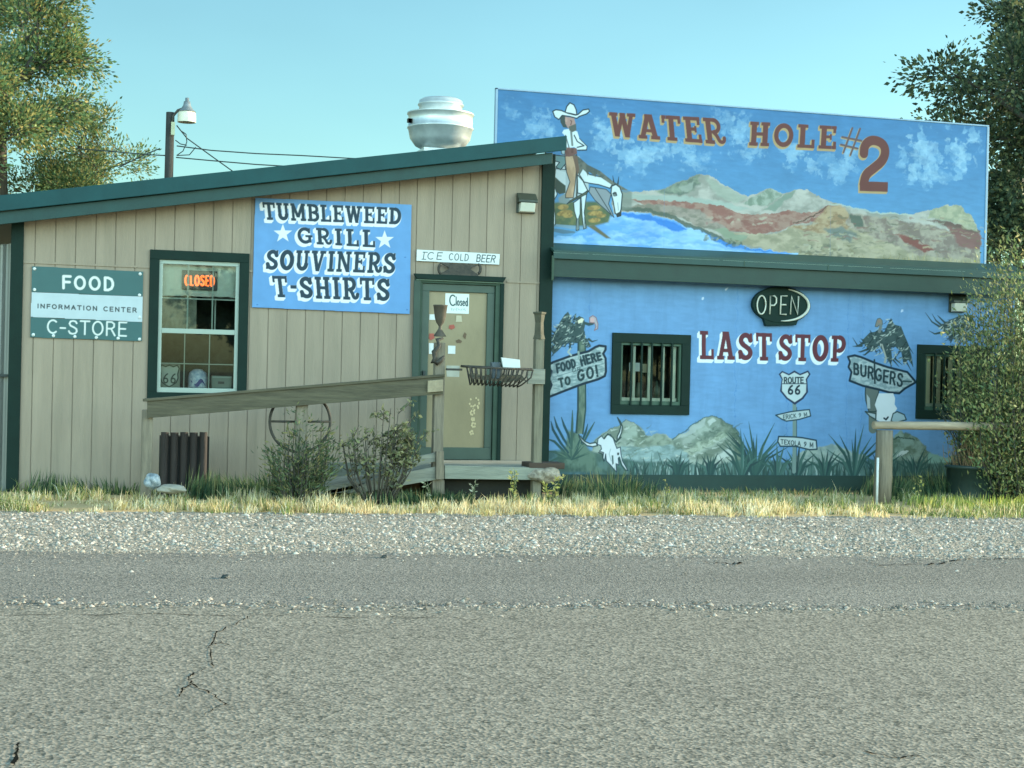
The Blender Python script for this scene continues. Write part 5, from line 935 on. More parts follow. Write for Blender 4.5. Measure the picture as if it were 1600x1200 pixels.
# WATER HOLE #2
BR = (90, 60, 56); TAN = (150, 142, 104)
items = [('WATER', [(952, 212), (1134, 226), (952, 175.5), (1128, 185.5)], .13), ('HOLE', [(1170, 227), (1306, 233), (1172, 190), (1308, 197.5)], .17)]
for off, gw, cl in (((-2., 3.), 1.8, TAN), ((-1, 1), 2.2, TAN), ((0, 0), .6, BR)):
    for s_, q_, gp in items: c.text(s_, q_, SLAB, .2, cl, off, gp, gw)
    c.text('2', [(1341, 298), (1388, 299.5), (1342, 212), (1392, 213.5)], SLAB, .2, cl, off, 0, gw)
for off, cl in (((-1.2, 1.4), TAN), ((0, 0), (88, 78, 80))):
    for a, b_ in (((1318, 238), (1332, 200)), ((1329, 242), (1344, 201)), ((1316, 214), (1346, 220)), ((1314, 226), (1340, 232))): c.stroke([(a[0]+off[0], a[1]+off[1]), (b_[0]+off[0], b_[1]+off[1])], 3.4, cl)
for px, wy in ((1300, 0), (1040, 0)): c.stroke([(px, 160), (px-3, 400)], .7, (70, 118, 168), alpha=.35)
bill = thing('billboard', 'long blue board painted WATER HOLE #2 with cowboy on horse and mountains', 'billboard', ((BX0+BX1)/2, HY, BZ0))
ol = [(BX0, BZ1), (BX1, BZ1), (BX1, BZ0), (XB0+.03, BZ0), (XB0+.03, roof_z(XB0)+.03), (BX0, roof_z(BX0)+.03)]
# the board stops where the tan roof meets it
ol = [(BX0, BZ1), (BX1, BZ1), (BX1, BZ0), (X_ROOF1+.01, BZ0), (X_ROOF1+.01, roof_z(X_ROOF1)+.012), (BX0, roof_z(BX0)+.012)]
ol = [(BX0, BZ1), (BX1, BZ1), (BX1, BZ0), (XR+.1, BZ0), (XR+.1, roof_z(XR+.1)-.1), (XR+.1, roof_z(XR+.1)+.012), (BX0, roof_z(BX0)+.012)]
c.build('painted_face', M_mural, bill, outline=ol)
b = MB(); b.prism(ol[:4]+ol[5:], HY+.002, HY+.04); b.build('board', M_vinyl, bill)
b = MB(); b.box(BX0-.03, BX0-.001, HY-.012, HY+.05, roof_z(BX0)+.02, BZ1+.02); b.box(BX0-.03, BX1+.03, HY-.012, HY+.05, BZ1+.001, BZ1+.022); b.box(BX1+.001, BX1+.035, HY-.012, HY+.05, BZ0, BZ1); b.build('edge_strip', mat('pale_blue_edge', P(130, 170, 190), .6, .1, 6), bill, .003)
b = MB()
for x in (1.5, 3.5, 5.5): b = MB(); b.beam((x, HY+.06, BZ0), (x, HY+.06, BZ1-.2), .08, .09); b.beam((x, HY+1.2, 3.16), (x, HY+.1, BZ1-.5), .08, .09); b.build('rear_strut', M_woodv, bill)

# ================================================================== ROOF FAN
fy = 2.6; fb = W(688, 200, fy); fx = fb[0]; s_ = abs(W(738, 200, fy)[0]-W(638, 200, fy)[0])/100
def fz(py): return W(688, py, fy)[1]
fan = thing('roof_fan', 'round galvanised exhaust fan on the sloping store roof', 'fan', (fx, fy, roof_z(fx)))
M_galv = mat('galvanised_metal', (.66, .69, .67), .42, .15, 5, .04, metal=.55)
b = MB(); b.lathe([(0, fz(236)), (.23, fz(236)), (38*s_, fz(229)), (46*s_, fz(218)), (49*s_, fz(203)), (50.5*s_, fz(202)), (50.5*s_, fz(200)), (49*s_, fz(199.5)), (49*s_, fz(181)), (51*s_, fz(180)), (51*s_, fz(178)), (46*s_, fz(177)), (0, fz(177))], (fx, fy, 0), 48); b.build('housing', M_galv, fan)
b = MB(); b.lathe([(33*s_, fz(178)), (33*s_, fz(166)), (35*s_, fz(165.5)), (35*s_, fz(163.5)), (33.5*s_, fz(163)), (33*s_, fz(158)), (28*s_, fz(155)), (0, fz(153.5))], (fx, fy, 0), 40); b.build('cap', M_galv, fan)
b = MB(); b.box(fx-.3, fx+.3, fy-.3, fy+.3, roof_z(fx)-.15, fz(236)); b.build('curb', M_galv, fan)
b = MB()
for an in (PI*.94, PI*1.02): b.box(fx+51*s_*math.cos(an)-.03, fx+51*s_*math.cos(an)+.03, fy-.12-.03, fy-.12+.03, fz(197), fz(191)); b.build('latch', M_iron, fan); b = MB()

# ================================================================== RAMP, RAILS, DECK
RY = -1.45                               # front face of the ramp
ramp = thing('wooden_ramp', 'grey weathered wooden ramp with sloping handrail up to the door', 'ramp', (-1.5, RY, 0))
def pz(px, py, y=RY): return W(px, py, y)
def post(px0, px1, ytop, y, ybot=0., m=M_woodv, nm='post', dep=.1, par=ramp):
    x0, zt = pz(px0, ytop, y); x1 = pz(px1, ytop, y)[0]; b = MB(); b.box(x0, x1, y-dep/2, y+dep/2, ybot, zt); return b.build(nm, m, par, .006)
def board(p0, p1, t, y, h_px, m, nm, par=ramp, dep=.04):
    a = pz(*p0, y); c_ = pz(*p1, y); h = h_px/121; b = MB(); b.beam((a[0], y, a[1]), (c_[0], y, c_[1]), dep, h); return b.build(nm, m, par, .004)
post(222, 239, 640, RY+.06); post(463, 481, 622, RY+.06); 
x0, zt = pz(681, 535); x1 = pz(696.5, 535)[0]; b = MB(); b.box(x0, x1, RY+.005, RY+.12, 0, zt); xm = (x0+x1)/2; b.build('post', M_woodv, ramp, .006)
x0, zt = pz(838, 530); x1 = pz(851, 530)[0]; b = MB(); b.box(x0, x1, RY+.005, RY+.12, 0, zt); xm2 = (x0+x1)/2; b.build('post', mat('grey_post_wood', P(108, 114, 96), .85, .34, 9, .6, stretch=(2.5, 2.5, .25)), ramp, .006)
board((230, 639), (692, 602), 0, RY-.03, 25, M_wood, 'handrail'); 
q0 = pz(228, 627, RY-.03); q1 = pz(694, 588, RY-.03); b = MB(); b.beam((q0[0]-.03, RY+.0, q0[1]+.012), (q1[0], RY+.0, q1[1]+.012), .14, .03); b.build('rail_cap', M_wood, ramp, .004)
board((668, 604), (692, 602), 0, RY-.062, 17, mat('pale_splice_wood', P(140, 142, 116), .85, .25, 9, .5), 'splice_board')
board((824, 588), (851, 588.5), 0, RY-.02, 22, M_woodl, 'deck_rail'); board((697, 577), (722, 577.5), 0, RY-.02, 3, M_iron, 'rail_bracket')
# skirts of the ramp
zt0 = pz(690, 708)[1]
def skirt(pts, nm, m, y): b = MB(); b.prism([pz(*p, y) for p in pts], y-.02, y+.02); return b.build(nm, m, ramp, .004)
skirt([(598, 724), (690, 705), (690, 719), (598, 739)], 'skirt_board', M_woodl, RY); skirt([(586, 747), (690, 727), (690, 748), (560, 770), (540, 771)], 'skirt_board', M_woodl, RY)
skirt([(512, 722), (600, 723), (600, 740), (512, 745)], 'skirt_board', mat('aged_plank_wood', P(110, 126, 112), .85, .25, 9, .5, stretch=(.25, 1, 2.5)), RY+.5); skirt([(496, 760), (590, 748), (590, 766), (496, 772)], 'skirt_board', M_woodl, RY+.05)
b = MB(); a = pz(508, 752, RY); c_ = pz(690, 712, RY); b.add([(a[0], RY+.03, .12), (c_[0], RY+.03, .42), (c_[0], -.05, .42), (a[0], -.05, .12), (a[0], RY+.03, .08), (c_[0], RY+.03, .38), (c_[0], -.05, .38), (a[0], -.05, .08)], [(0, 1, 2, 3), (7, 6, 5, 4), (0, 4, 5, 1), (2, 6, 7, 3), (1, 5, 6, 2), (0, 3, 7, 4)]); b.build('ramp_floor', M_woodl, ramp)
dk0 = c_[0]; dk1 = pz(868, 735)[0]
b = MB()
for k in range(9): y0 = RY+.03+k*.158; b.box(dk0, dk1, y0, y0+.15, .38, .42)
b.build('deck_floor', M_woodl, ramp, .003)
skirt([(694, 727), (850, 731), (850, 750), (694, 748)], 'deck_edge', mat('deck_edge_wood', P(122, 138, 124), .85, .25, 9, .6, stretch=(.25, 1, 2.5)), RY)
skirt([(681, 705), (693, 705), (693, 749), (681, 749)], 'skirt_cleat', M_woodv, RY-.045)
skirt([(682, 750), (694, 750), (694, 772), (682, 772)], 'stub_leg', M_woodv, RY+.02)
b = MB(); b.box(dk0+.05, dk1-.1, RY+.2, -.1, 0, .37); b.build('under_deck_shade_block', mat('under_deck_shade_black', (.02, .02, .016), .95, .2, 5), ramp)  # near-black block fills the space under the deck in place of shade
# post finials: dark goblet shapes
def goblet(xm, zt, yy, label, sc=1.):
    t = thing('post_finial', label, 'finial', (xm, yy, zt), 'dark goblets on the ramp posts'); b = MB()
    b.lathe([(.075*sc, zt), (.072*sc, zt+.015), (.02, zt+.09*sc), (.016, zt+.12*sc), (.05*sc, zt+.17*sc), (.066*sc, zt+.22*sc), (.085*sc, zt+.36*sc), (.09*sc, zt+.365*sc), (.088*sc, zt+.375*sc), (.06*sc, zt+.36*sc)], (xm, yy, 0), 14)
    b.build('goblet', mat('dark_weathered_goblet', P(70, 70, 58), .7, .25, 12), t); return t
goblet(xm, zt, RY+.06, 'dark goblet finial on the post in front of the door'); 
t = thing('post_finial', 'square dark carved finial on the post at the building corner', 'finial', (xm2, RY+.06, pz(845, 530)[1]), 'dark goblets on the ramp posts')
b = MB(); z_ = pz(845, 530)[1]
for (w_, a, h) in ((.062, 0, .0), ): pass
b.lathe([(.08, z_), (.075, z_+.02), (.062, z_+.06), (.055, z_+.2), (.07, z_+.30), (.085, z_+.31), (.085, z_+.33), (.02, z_+.335)], (xm2, RY+.06, 0), 4, smooth=False); b.build('carved_cap', mat('carved_cap_wood', P(72, 78, 62), .8, .25, 12), t, .004)
# twisted iron ornament hanging beside the post
q = pz(686, 545, RY-.03); pts = [pz(*p, RY-.03) for p in [(693, 528), (684, 531), (686, 540), (678, 550), (680, 560), (676, 566), (682, 568), (690, 562), (694, 556)]]
b = MB(); b.tube([(p[0], RY-.03+.02*math.sin(i*2), p[1]) for i, p in enumerate(pts)], [.012, .03, .022, .034, .026, .03, .028, .03, .01], 8); tag(b.build('hanging_ornament', M_iron), 'twisted dark iron ornament hanging on the left of the goblet post', 'ornament')
# hay-rack basket between the posts
hr = thing('hay_rack_planter', 'black iron hay rack basket fixed along the deck railing', 'planter', (pz(770, 575)[0], RY, pz(770, 600)[1]))
HA = pz(722, 572, RY-.05); HB = pz(832, 577, RY-.05); n = 13; dpt = pz(770, 605, RY)[1]
b = MB(); b.tube([(HA[0], RY-.02, HA[1]), (HA[0]+.06, RY-.24, HA[1]-.01), (HB[0]-.06, RY-.24, HB[1]-.005), (HB[0], RY-.02, HB[1])], .014, 6); b.tube([(HA[0], RY-.0, HA[1]), (HB[0], RY-.0, HB[1])], .014, 6); b.build('rim', M_iron, hr)
for k in range(n):
    x = HA[0]+.05+(HB[0]-HA[0]-.1)*k/(n-1); z = HA[1]+(HB[1]-HA[1])*k/(n-1); sk = (k/(n-1)-.3)*.16
    b = MB(); b.tube([(x, RY-.24, z-.005), (x-sk*.2, RY-.235, z-.1), (x-sk, RY-.16, z-.19), (x-sk*1.2, RY-.04, z-.22), (x-sk*.4, RY+.0, z-.0)], .0105, 6); b.build('bar', M_iron, hr)
b = MB(); o = None
xs, ys = np.meshgrid(np.linspace(HA[0]+.08, HB[0]-.12, 26), np.linspace(-.2, .0, 8)); zz = HA[1]-.17+.07*vnoise(xs*100, ys*100, 9, 4)+.04*np.cos(ys*12)
b.add(list(zip(xs.ravel(), (ys+RY).ravel(), zz.ravel())), [(j*26+i, j*26+i+1, (j+1)*26+i+1, (j+1)*26+i) for j in range(7) for i in range(25)], True); b.build('coir_liner', mat('coir_liner', P(88, 92, 72), .95, .35, 20, .8), hr)
q = [pz(*p, RY-.2) for p in [(783, 558.5), (812, 562), (813, 577), (786, 574)]]; b = MB(); b.prism(q, RY-.21, RY-.18); tag(b.build('paper_box', M_paper, None, .004), 'white tilted paper box resting in the hay rack basket', 'box')
b = MB(); q = [pz(*p, RY-.1) for p in [(767, 566), (781, 566), (782, 592), (768, 592)]]; b.prism(q, RY-.14, RY-.04); tag(b.build('plant_pot', mat('dark_blue_pot', P(66, 86, 92), .5, .15, 8), None, .01), 'dark blue pot inside the hay rack basket', 'pot')
q = [pz(*p, RY-.03) for p in [(697.5, 571), (718, 571.5), (717.5, 589), (698, 588.5)]]; b = MB(); b.prism(q, RY-.035, RY-.02); tag(b.build('white_placard', mat('grey_white_placard', P(150, 165, 150), .7, .15, 9)), 'small pale placard on the deck railing right of the goblet post', 'placard')
# wagon wheel rim behind the middle post
whc = pz(469, 659, RY+.16); wr = abs(pz(516, 659, RY+.16)[0]-whc[0])
wh = thing('wagon_wheel', 'thin iron wagon wheel rim leaning behind the middle ramp post', 'wheel', (whc[0], RY+.16, whc[1]-wr))
b = MB(); b.tube([(whc[0]+wr*math.cos(t), RY+.16, whc[1]+wr*math.sin(t)) for t in np.linspace(0, 2*PI, 49)[:-1]], .0165, 8, closed=True); b.build('rim', M_iron, wh)
for a in (0.02, PI/2, PI, PI*1.5): b = MB(); b.tube([(whc[0]+.04*math.cos(a), RY+.16, whc[1]+.04*math.sin(a)), (whc[0]+wr*math.cos(a), RY+.16, whc[1]+wr*math.sin(a))], .013, 6); b.build('spoke', M_iron, wh)
b = MB(); b.lathe([(0, -.05), (.05, -.05), (.06, 0), (.05, .05), (0, .05)], (whc[0], RY+.16, whc[1]), 12, 'y'); b.build('hub', M_iron, wh)
# dark ribbed barrel-stave panel
ry = -.75; st = thing('slatted_bin', 'dark brown bin of upright rounded staves behind the first ramp post', 'bin', (pz(289, 760, ry)[0], ry, 0))
for k in range(5):
    a = pz(251.5+k*15.1, 675, ry); c_ = pz(251.5+k*15.1+12.4, 675, ry); x = (a[0]+c_[0])/2; rd = (c_[0]-a[0])/2; b = MB(); zt_ = a[1]-(.004 if k % 2 else 0)
    b.add([(x+rd*math.cos(t), ry-.05*math.sin(t), z) for z in (.03, zt_-.02, zt_) for t in np.linspace(0, PI, 9)], [(j*9+i, (j+1)*9+i, (j+1)*9+i+1, j*9+i+1) for j in range(2) for i in range(8)], True)
    b.add([(x+rd*math.cos(t), ry-.05*math.sin(t), zt_) for t in np.linspace(0, PI, 9)], [tuple(range(8, -1, -1))]); b.build('stave', mat('dark_stave_wood', P(42, 39, 35), .75, .3, 8, .4, stretch=(2, 2, .3)), st)
b = MB(); b.box(pz(251, 700, ry)[0], pz(327, 700, ry)[0], ry+.002, ry+.3, .02, pz(289, 678, ry)[1]-.03); b.build('box_body', mat('dark_bin_body', (.012, .013, .011), .9, .2, 5), st)
def rock(px, py, rx, ry_, rz, y, m, name, label, cat, seed):
    q = W(px, py, y); b = bmesh.new(); bmesh.ops.create_icosphere(b, subdivisions=3, radius=1); r = np.random.default_rng(seed)
    for v in b.verts:
        n = 1+.16*math.sin(v.co.x*3+seed)*math.cos(v.co.y*3-seed)+.09*math.sin(v.co.z*5+v.co.x*4); v.co = Vector((v.co.x*rx*n, v.co.y*ry_*n, v.co.z*rz*n))
    me = bpy.data.meshes.new(name); b.to_mesh(me); b.free(); me.materials.append(m); o = bpy.data.objects.new(name, me); COL.objects.link(o); o.location = (q[0], y, max(q[1], rz*.6)); tag(o, label, cat); return o
rock(238, 752, .085, .08, .095, -1.7, mat('blue_white_slag', P(84, 124, 136), .4, .5, 16, .5, col2=P(178, 202, 204)), 'glassy_rock', 'pale blue and white glassy rock at the foot of the first ramp post', 'rock', 2)
rock(268, 764, .15, .1, .055, -1.75, mat('pale_flat_stone', P(140, 150, 135), .9, .2, 8, .4), 'flat_stone', 'pale flat stone in front of the dark slatted bin', 'rock', 5)
rock(352, 905, .032, .03, .022, G(352, 905)[1], M_black, 'road_debris', 'single black lump lying on the dark road shoulder', 'debris', 3)
rock(600, 873, .03, .03, .02, G(600, 873)[1], M_black, 'road_debris', 'small black clod at the gravel edge below the twiggy shrub', 'debris', 7)
# timber and stone at the right end of the deck
a = pz(822, 722, RY+.1); c_ = pz(878, 728, RY+.1); b = MB(); b.box(a[0], c_[0], RY-.02, RY+.3, a[1]-.075, a[1]); tag(b.build('timber', mat('dark_brown_timber', P(62, 56, 46), .85, .3, 8, .5, stretch=(.3, 1, 2)), None, .01), 'dark brown timber laid across the right end of the deck', 'timber')
rock(850, 742, .2, .12, .1, RY-.0, mat('mottled_stone', P(110, 112, 92), .9, .4, 16, .6, col2=P(170, 175, 155)), 'mottled_stone', 'mottled stone block under the dark timber at the end of the deck', 'rock', 9)

# ================================================================== RIGHT SIDE: hitching rail, pipe, tub
HRY = -1.75
hi = thing('hitching_rail', 'grey round post carrying a horizontal pole rail in front of the mural', 'rail', (W(1383, 780, HRY)[0], HRY, 0))
a = W(1370.5, 672, HRY); c_ = W(1394, 672, HRY); x = (a[0]+c_[0])/2; rd = (c_[0]-a[0])/2
b = MB(); b.tube([(x-.02, HRY, -.02), (x-.005, HRY, .35), (x, HRY, .7), (x, HRY, a[1])], [rd*1.08, rd*1.05, rd, rd*.98], 14); b.build('post', M_woodv, hi)
a = W(1366, 664.5, HRY-.02); c_ = W(1640, 668, HRY-.02); b = MB(); b.tube([(a[0], HRY, a[1]), ((a[0]*.6+c_[0]*.4), HRY, a[1]+.005), (c_[0], HRY, c_[1])], [.05, .055, .05], 12); b.build('rail', mat('sunbleached_pole', P(144, 143, 120), .85, .3, 8, .5, stretch=(.3, 2, 2)), hi)
xx = W(1560, 700, HRY)[0]; b = MB(); b.tube([(xx+.6, HRY, -.02), (xx+.6, HRY, c_[1]-.03)], .08, 12); b.build('post', M_woodv, hi)
a = W(1371, 715, HRY-.13); b = MB(); b.tube([(a[0], HRY-.14, .0), (a[0], HRY-.14, a[1])], .016, 8); tag(b.build('white_pipe', M_paper), 'thin white pipe standing against the left of the grey round post', 'pipe')
TY = -1.35; a = W(1484, 726, TY); c_ = W(1557, 726, TY); tx = (a[0]+c_[0])/2; tr_ = (c_[0]-a[0])/2
tub = thing('planter_tub', 'black plastic tub with dry reddish stems beside the shrub', 'planter', (tx, TY, 0))
b = MB(); b.lathe([(0, 0), (tr_*.86, 0), (tr_*.9, .1), (tr_*.97, a[1]-.05), (tr_*1.04, a[1]-.045), (tr_*1.04, a[1]), (tr_*.95, a[1]), (tr_*.93, a[1]-.06), (0, a[1]-.06)], (tx, TY, 0), 28); b.build('tub', mat('black_tub', P(34, 56, 50), .5, .2, 6), tub)

# ================================================================== PLANTS
M_leaf = mat_attr('leaves', .55, .25, .18, 2., trans=.35)
M_blade = mat_attr('grass_blades', .6, .2, .1, 3., trans=.5)
M_bark = mat('bark', (.075, .065, .05), .95, .35, 12, .8, stretch=(2, 2, .4))
def leaf_mesh(name, cen, size, aspect, cols, m, parent=None, seed=1, dirs=None, jit=1., fold=True):
    """one small diamond leaf per centre, facing every way; dirs = the way leaves point"""
    r = np.random.default_rng(seed); n = len(cen); d = r.normal(0, 1, (n, 3))
    if dirs is not None: d = dirs+d*jit
    d /= np.linalg.norm(d, axis=1)[:, None]; u = r.normal(0, 1, (n, 3)); u -= d*(u*d).sum(1)[:, None]; u /= np.linalg.norm(u, axis=1)[:, None]
    L = size*r.uniform(.55, 1.35, n)[:, None]; Wd = L*aspect; nn = np.cross(d, u)
    V = np.stack([cen, cen+d*L*.45+u*Wd*.5+nn*L*.08, cen+d*L, cen+d*L*.45-u*Wd*.5+nn*L*.08], 1).reshape(-1, 3)
    C = np.array([P(*c) for c in cols]); ci = r.integers(0, len(C), n); cc = np.repeat(np.clip(C[ci]*r.uniform(.75, 1.25, (n, 1)), 0, .8), 4, 0)
    return fast_mesh(name, V, np.arange(4*n), [4]*n, cc, m, parent)
def blades_mesh(name, x, y, h, w_, lean, cols, m, parent=None, seed=1, z0=0., ci=None, curl=.5):
    r = np.random.default_rng(seed); n = len(x); a = r.uniform(0, 2*PI, n); l = lean*h*np.abs(r.normal(0, 1, n)); dx, dy = np.cos(a)*l, np.sin(a)*l
    b = r.uniform(0, 2*PI, n); wx, wy = np.cos(b)*w_/2, np.sin(b)*w_/2; z = np.zeros(n)+z0
    p0a = np.stack([x-wx, y-wy, z], -1); p0b = np.stack([x+wx, y+wy, z], -1)
    p1a = np.stack([x+dx*.35-wx*.8, y+dy*.35-wy*.8, z+h*.55], -1); p1b = np.stack([x+dx*.35+wx*.8, y+dy*.35+wy*.8, z+h*.55], -1); p2 = np.stack([x+dx, y+dy, z+h*(1-curl*np.minimum(1, (l/np.maximum(h, .01))**2))], -1)
    V = np.stack([p0a, p0b, p1b, p1a, p2], 1).reshape(-1, 3); o = np.arange(n)[:, None]*5
    F_ = np.concatenate([o+np.array([0, 1, 2, 3]), o+np.array([3, 2, 4])], 1).ravel(); S = np.tile([4, 3], n)
    C = np.array([P(*c) for c in cols]); ci = r.integers(0, len(C), n) if ci is None else ci; cc = np.repeat(np.clip(C[ci]*r.uniform(.8, 1.2, (n, 1))*np.array([.95, 1, 1]), 0, .85), 5, 0)
    return fast_mesh(name, V, F_, S, cc, m, parent)
# verge grass: dry straw tufts along the gravel edge, greener behind
r = np.random.default_rng(21)
n = 1700; tx_ = r.uniform(-9.5, 13, n); ty_ = np.array([Y_GRASS(a) for a in tx_])+r.beta(1., 1.7, n)*2.9-.1
px_ = tx_; dens = vnoise(tx_*100, ty_*100, 70, 31); keep = dens > .43-.10*(ty_ < np.array([Y_GRASS(a) for a in tx_])+.8); tx_, ty_, dens = tx_[keep], ty_[keep], dens[keep]
per = 32; N = len(tx_)*per; rad = np.repeat(r.uniform(.04, .22, len(tx_)), per); an = r.uniform(0, 2*PI, N); rr = np.sqrt(r.random(N))*rad
X = np.repeat(tx_, per)+np.cos(an)*rr; Y = np.repeat(ty_, per)+np.sin(an)*rr
dy_ = np.repeat(ty_-np.array([Y_GRASS(a) for a in tx_]), per); Hh = np.repeat(r.uniform(.05, .19, len(tx_))**1.*(.45+1.1*dens), per)*r.uniform(.45, 1.15, N)
Hh = np.where(r.random(N) < .006, Hh*1.7, Hh)
STRAW = [(214, 212, 166), (226, 223, 184), (198, 198, 148), (184, 190, 136), (234, 232, 200), (166, 180, 116), (140, 164, 98), (118, 148, 84), (92, 120, 76)]
tuft = np.repeat(r.integers(0, 5, len(tx_)), per); green = np.repeat(np.clip(vnoise(tx_*100, ty_*100, 120, 33)*1.9-.70+.14*(ty_-np.array([Y_GRASS(a) for a in tx_])), 0, 1), per)
ci = np.where(r.random(N) < green, r.integers(5, 9, N), np.where(r.random(N) < .6, tuft, r.integers(0, 5, N)))
kind(blades_mesh('dry_grass', X, Y, Hh, .010, .75, STRAW, M_blade, None, 5, ci=ci), 'stuff')
# low green weeds under the walls
def weeds(name, n, x0, x1, y0, y1, hmin, hmax, cols, seed, w_=.014, lean=.4):
    r = np.random.default_rng(seed); x = r.uniform(x0, x1, n); y = r.uniform(y0, y1, n); d = vnoise(x*100, y*100, 45, seed); h = r.uniform(hmin, hmax, n)*(.35+1.1*d)
    return kind(blades_mesh(name, x, y, h, w_, lean, cols, M_blade, None, seed), 'stuff')
DGREEN = [(58, 92, 66), (74, 108, 74), (90, 124, 86), (50, 78, 60), (110, 134, 92)]
weeds('green_weeds', 420, -6.0, -4.5, -.5, -.1, .06, .3, DGREEN, 41); weeds('green_weeds', 1700, -4.2, -2.75, -1.2, -.3, .08, .36, DGREEN+[(120, 146, 104)], 42); weeds('green_weeds', 900, -2.4, -1.0, -1.9, -1.5, .06, .2, DGREEN+[(150, 160, 110)], 43)
weeds('green_weeds', 900, .5, 1.6, -1.2, -.2, .08, .36, DGREEN+[(150, 160, 110)], 44); weeds('green_weeds', 500, 1.6, 4.9, -.6, -.1, .04, .14, DGREEN+[(140, 140, 96)], 45); weeds('green_weeds', 1900, 4.9, 6.6, -1.4, -.2, .1, .45, DGREEN, 46); weeds('green_weeds', 900, 4.6, 6.4, -2.6, -1.9, .06, .2, [(150, 176, 84), (120, 150, 80), (176, 190, 110)], 47)
def stem_plant(name, x, y, h, nst, leaf, cols, label, cat, seed, spread=.12, per=16, aspect=.4, group=None, stemc=M_bark, tipy=None):
    t = thing(name, label, cat, (x, y, 0), group); r = random.Random(seed); b = MB(); cen = []; dirs = []
    for k in range(nst):
        a = r.uniform(0, 2*PI); l = h*r.uniform(.6, 1.); e = Vector((x+math.cos(a)*spread*l/h*r.uniform(.3, 1), y+math.sin(a)*spread*.6, l)); s_ = Vector((x+r.uniform(-.03, .03), y+r.uniform(-.03, .03), 0)); m_ = s_.lerp(e, .5)+Vector((r.uniform(-.03, .03), 0, .03))
        b.tube([s_, m_, e], [.007, .005, .003], 5)
        for j in range(per):
            u = r.uniform(.25, 1.03); q = s_.lerp(m_, u*2) if u < .5 else m_.lerp(e, u*2-1); cen.append(q); dirs.append((r.uniform(-1, 1), r.uniform(-1, 1), r.uniform(-.1, .9)))
    b.build('stems', stemc, t); leaf_mesh('leaves', np.array(cen), leaf, aspect, cols, M_leaf, t, seed, np.array(dirs), .3); return t
M_stem = mat('green_stem', (.09, .11, .05), .8, .2, 9)
YG = [(196, 204, 120), (170, 184, 100), (216, 214, 140)]
q = W(802, 772, -1.9); stem_plant('yellow_weed', q[0], -1.9, .46, 3, .06, YG, 'tall yellow green weed in the grass before the deck', 'weed', 3, .1, 14, .4, None, M_stem)
q = W(741, 772, -1.9); stem_plant('pale_seed_weed', q[0], -1.9, .34, 3, .05, [(190, 206, 180), (170, 190, 160)], 'pale grey weed heads under the middle of the deck', 'weed', 4, .06, 7, .35, None, M_stem)
q = W(666, 775, -1.9); stem_plant('pale_seed_weed', q[0], -1.9, .3, 3, .05, [(190, 206, 180), (170, 190, 160)], 'pale grey weed heads in front of the ramp corner', 'weed', 5, .06, 7, .35, None, M_stem)
q = W(860, 778, -2.); stem_plant('yellow_weed', q[0], -2., .36, 5, .07, YG, 'bushy yellow weed in front of the mottled stone', 'weed', 6, .2, 12, .35, None, M_stem)
q = W(1435, 780, -1.9); stem_plant('yellow_weed', q[0], -1.9, .42, 3, .05, YG, 'thin yellow flowered weed between the hitching post and the tub', 'weed', 7, .1, 9, .45, None, M_stem)
q = W(1040, 775, -1.9); stem_plant('yellow_weed', q[0], -1.9, .3, 2, .04, YG, 'single yellow weed stalk below the longhorn skull', 'weed', 8, .05, 10, .4, None, M_stem)

# generic shrub / tree: recursive limbs, leaves along the outer twigs
def grow(b, base, dirv, length, rad, depth, r, tips, bend=.25, split=3, ang=.6, taper=.62, up=.15):
    pts = [Vector(base)]; d = Vector(dirv).normalized(); n = 4
    for k in range(n):
        d = (d+Vector((r.gauss(0, bend), r.gauss(0, bend), r.gauss(0, bend*.6)+up))*.4).normalized(); pts.append(pts[-1]+d*length/n)
    b.tube(pts, [rad*(1-.4*i/n) for i in range(n+1)], 7 if depth > 2 else 4, cap=False)
    if depth <= 1:
        for p in pts[1:]: tips.append((p, d.copy()))
    if depth == 0: return
    for k in range(split):
        st_ = pts[-1] if k == 0 else pts[r.randrange(2, n+1)]
        ax = Vector((r.gauss(0, 1), r.gauss(0, 1), r.gauss(0, .6))).normalized(); nd = (d*math.cos(ang)+ax*math.sin(ang)*r.uniform(.6, 1.3)).normalized()
        grow(b, st_, nd, length*r.uniform(.55, .85), rad*taper*.85, depth-1, r, tips, bend, split, ang, taper, up)
def tree(name, label, cat, base, h_trunk, length, rad, depth, seed, leaf, per, cols, spread, aspect=.45, split=3, ang=.62, lean=(0, 0, 1), up=.15, droop=0., group=None, keepf=None, jit=.8):
    t = thing(name, label, cat, base, group); r = random.Random(seed); b = MB(); tips = []
    pts = [Vector(base)+Vector((0, 0, -.1))]; d = Vector(lean).normalized()
    for k in range(5): d = (d+Vector((r.gauss(0, .06), r.gauss(0, .06), .05))).normalized(); pts.append(pts[-1]+d*h_trunk/5)
    b.tube(pts, [rad*(1.25-.45*i/5) for i in range(6)], 10, cap=False)
    for k in range(split+1): 
        an = 2*PI*k/(split+1)+r.uniform(-.4, .4); grow(b, pts[-1 if k < 2 else 4], (math.cos(an)*ang*1.2, math.sin(an)*ang*1.2, 1-.2*k/split), length, rad*.6, depth, r, tips, split=split, ang=ang, up=up)
    b.build('trunk', M_bark, t)
    rr = np.random.default_rng(seed); T = np.array([tuple(p) for p, _ in tips]); D = np.array([tuple(q) for _, q in tips]); C_ = np.repeat(T, per, 0)+np.clip(rr.normal(0, spread, (len(T)*per, 3)), -1.3*spread, 1.3*spread); D = np.repeat(D, per, 0); D[:, 2] -= droop
    if keepf is not None: k_ = keepf(C_); C_ = C_[k_]; D = D[k_]
    leaf_mesh('crown', C_, leaf, aspect, cols, M_leaf, t, seed, D, jit); return t
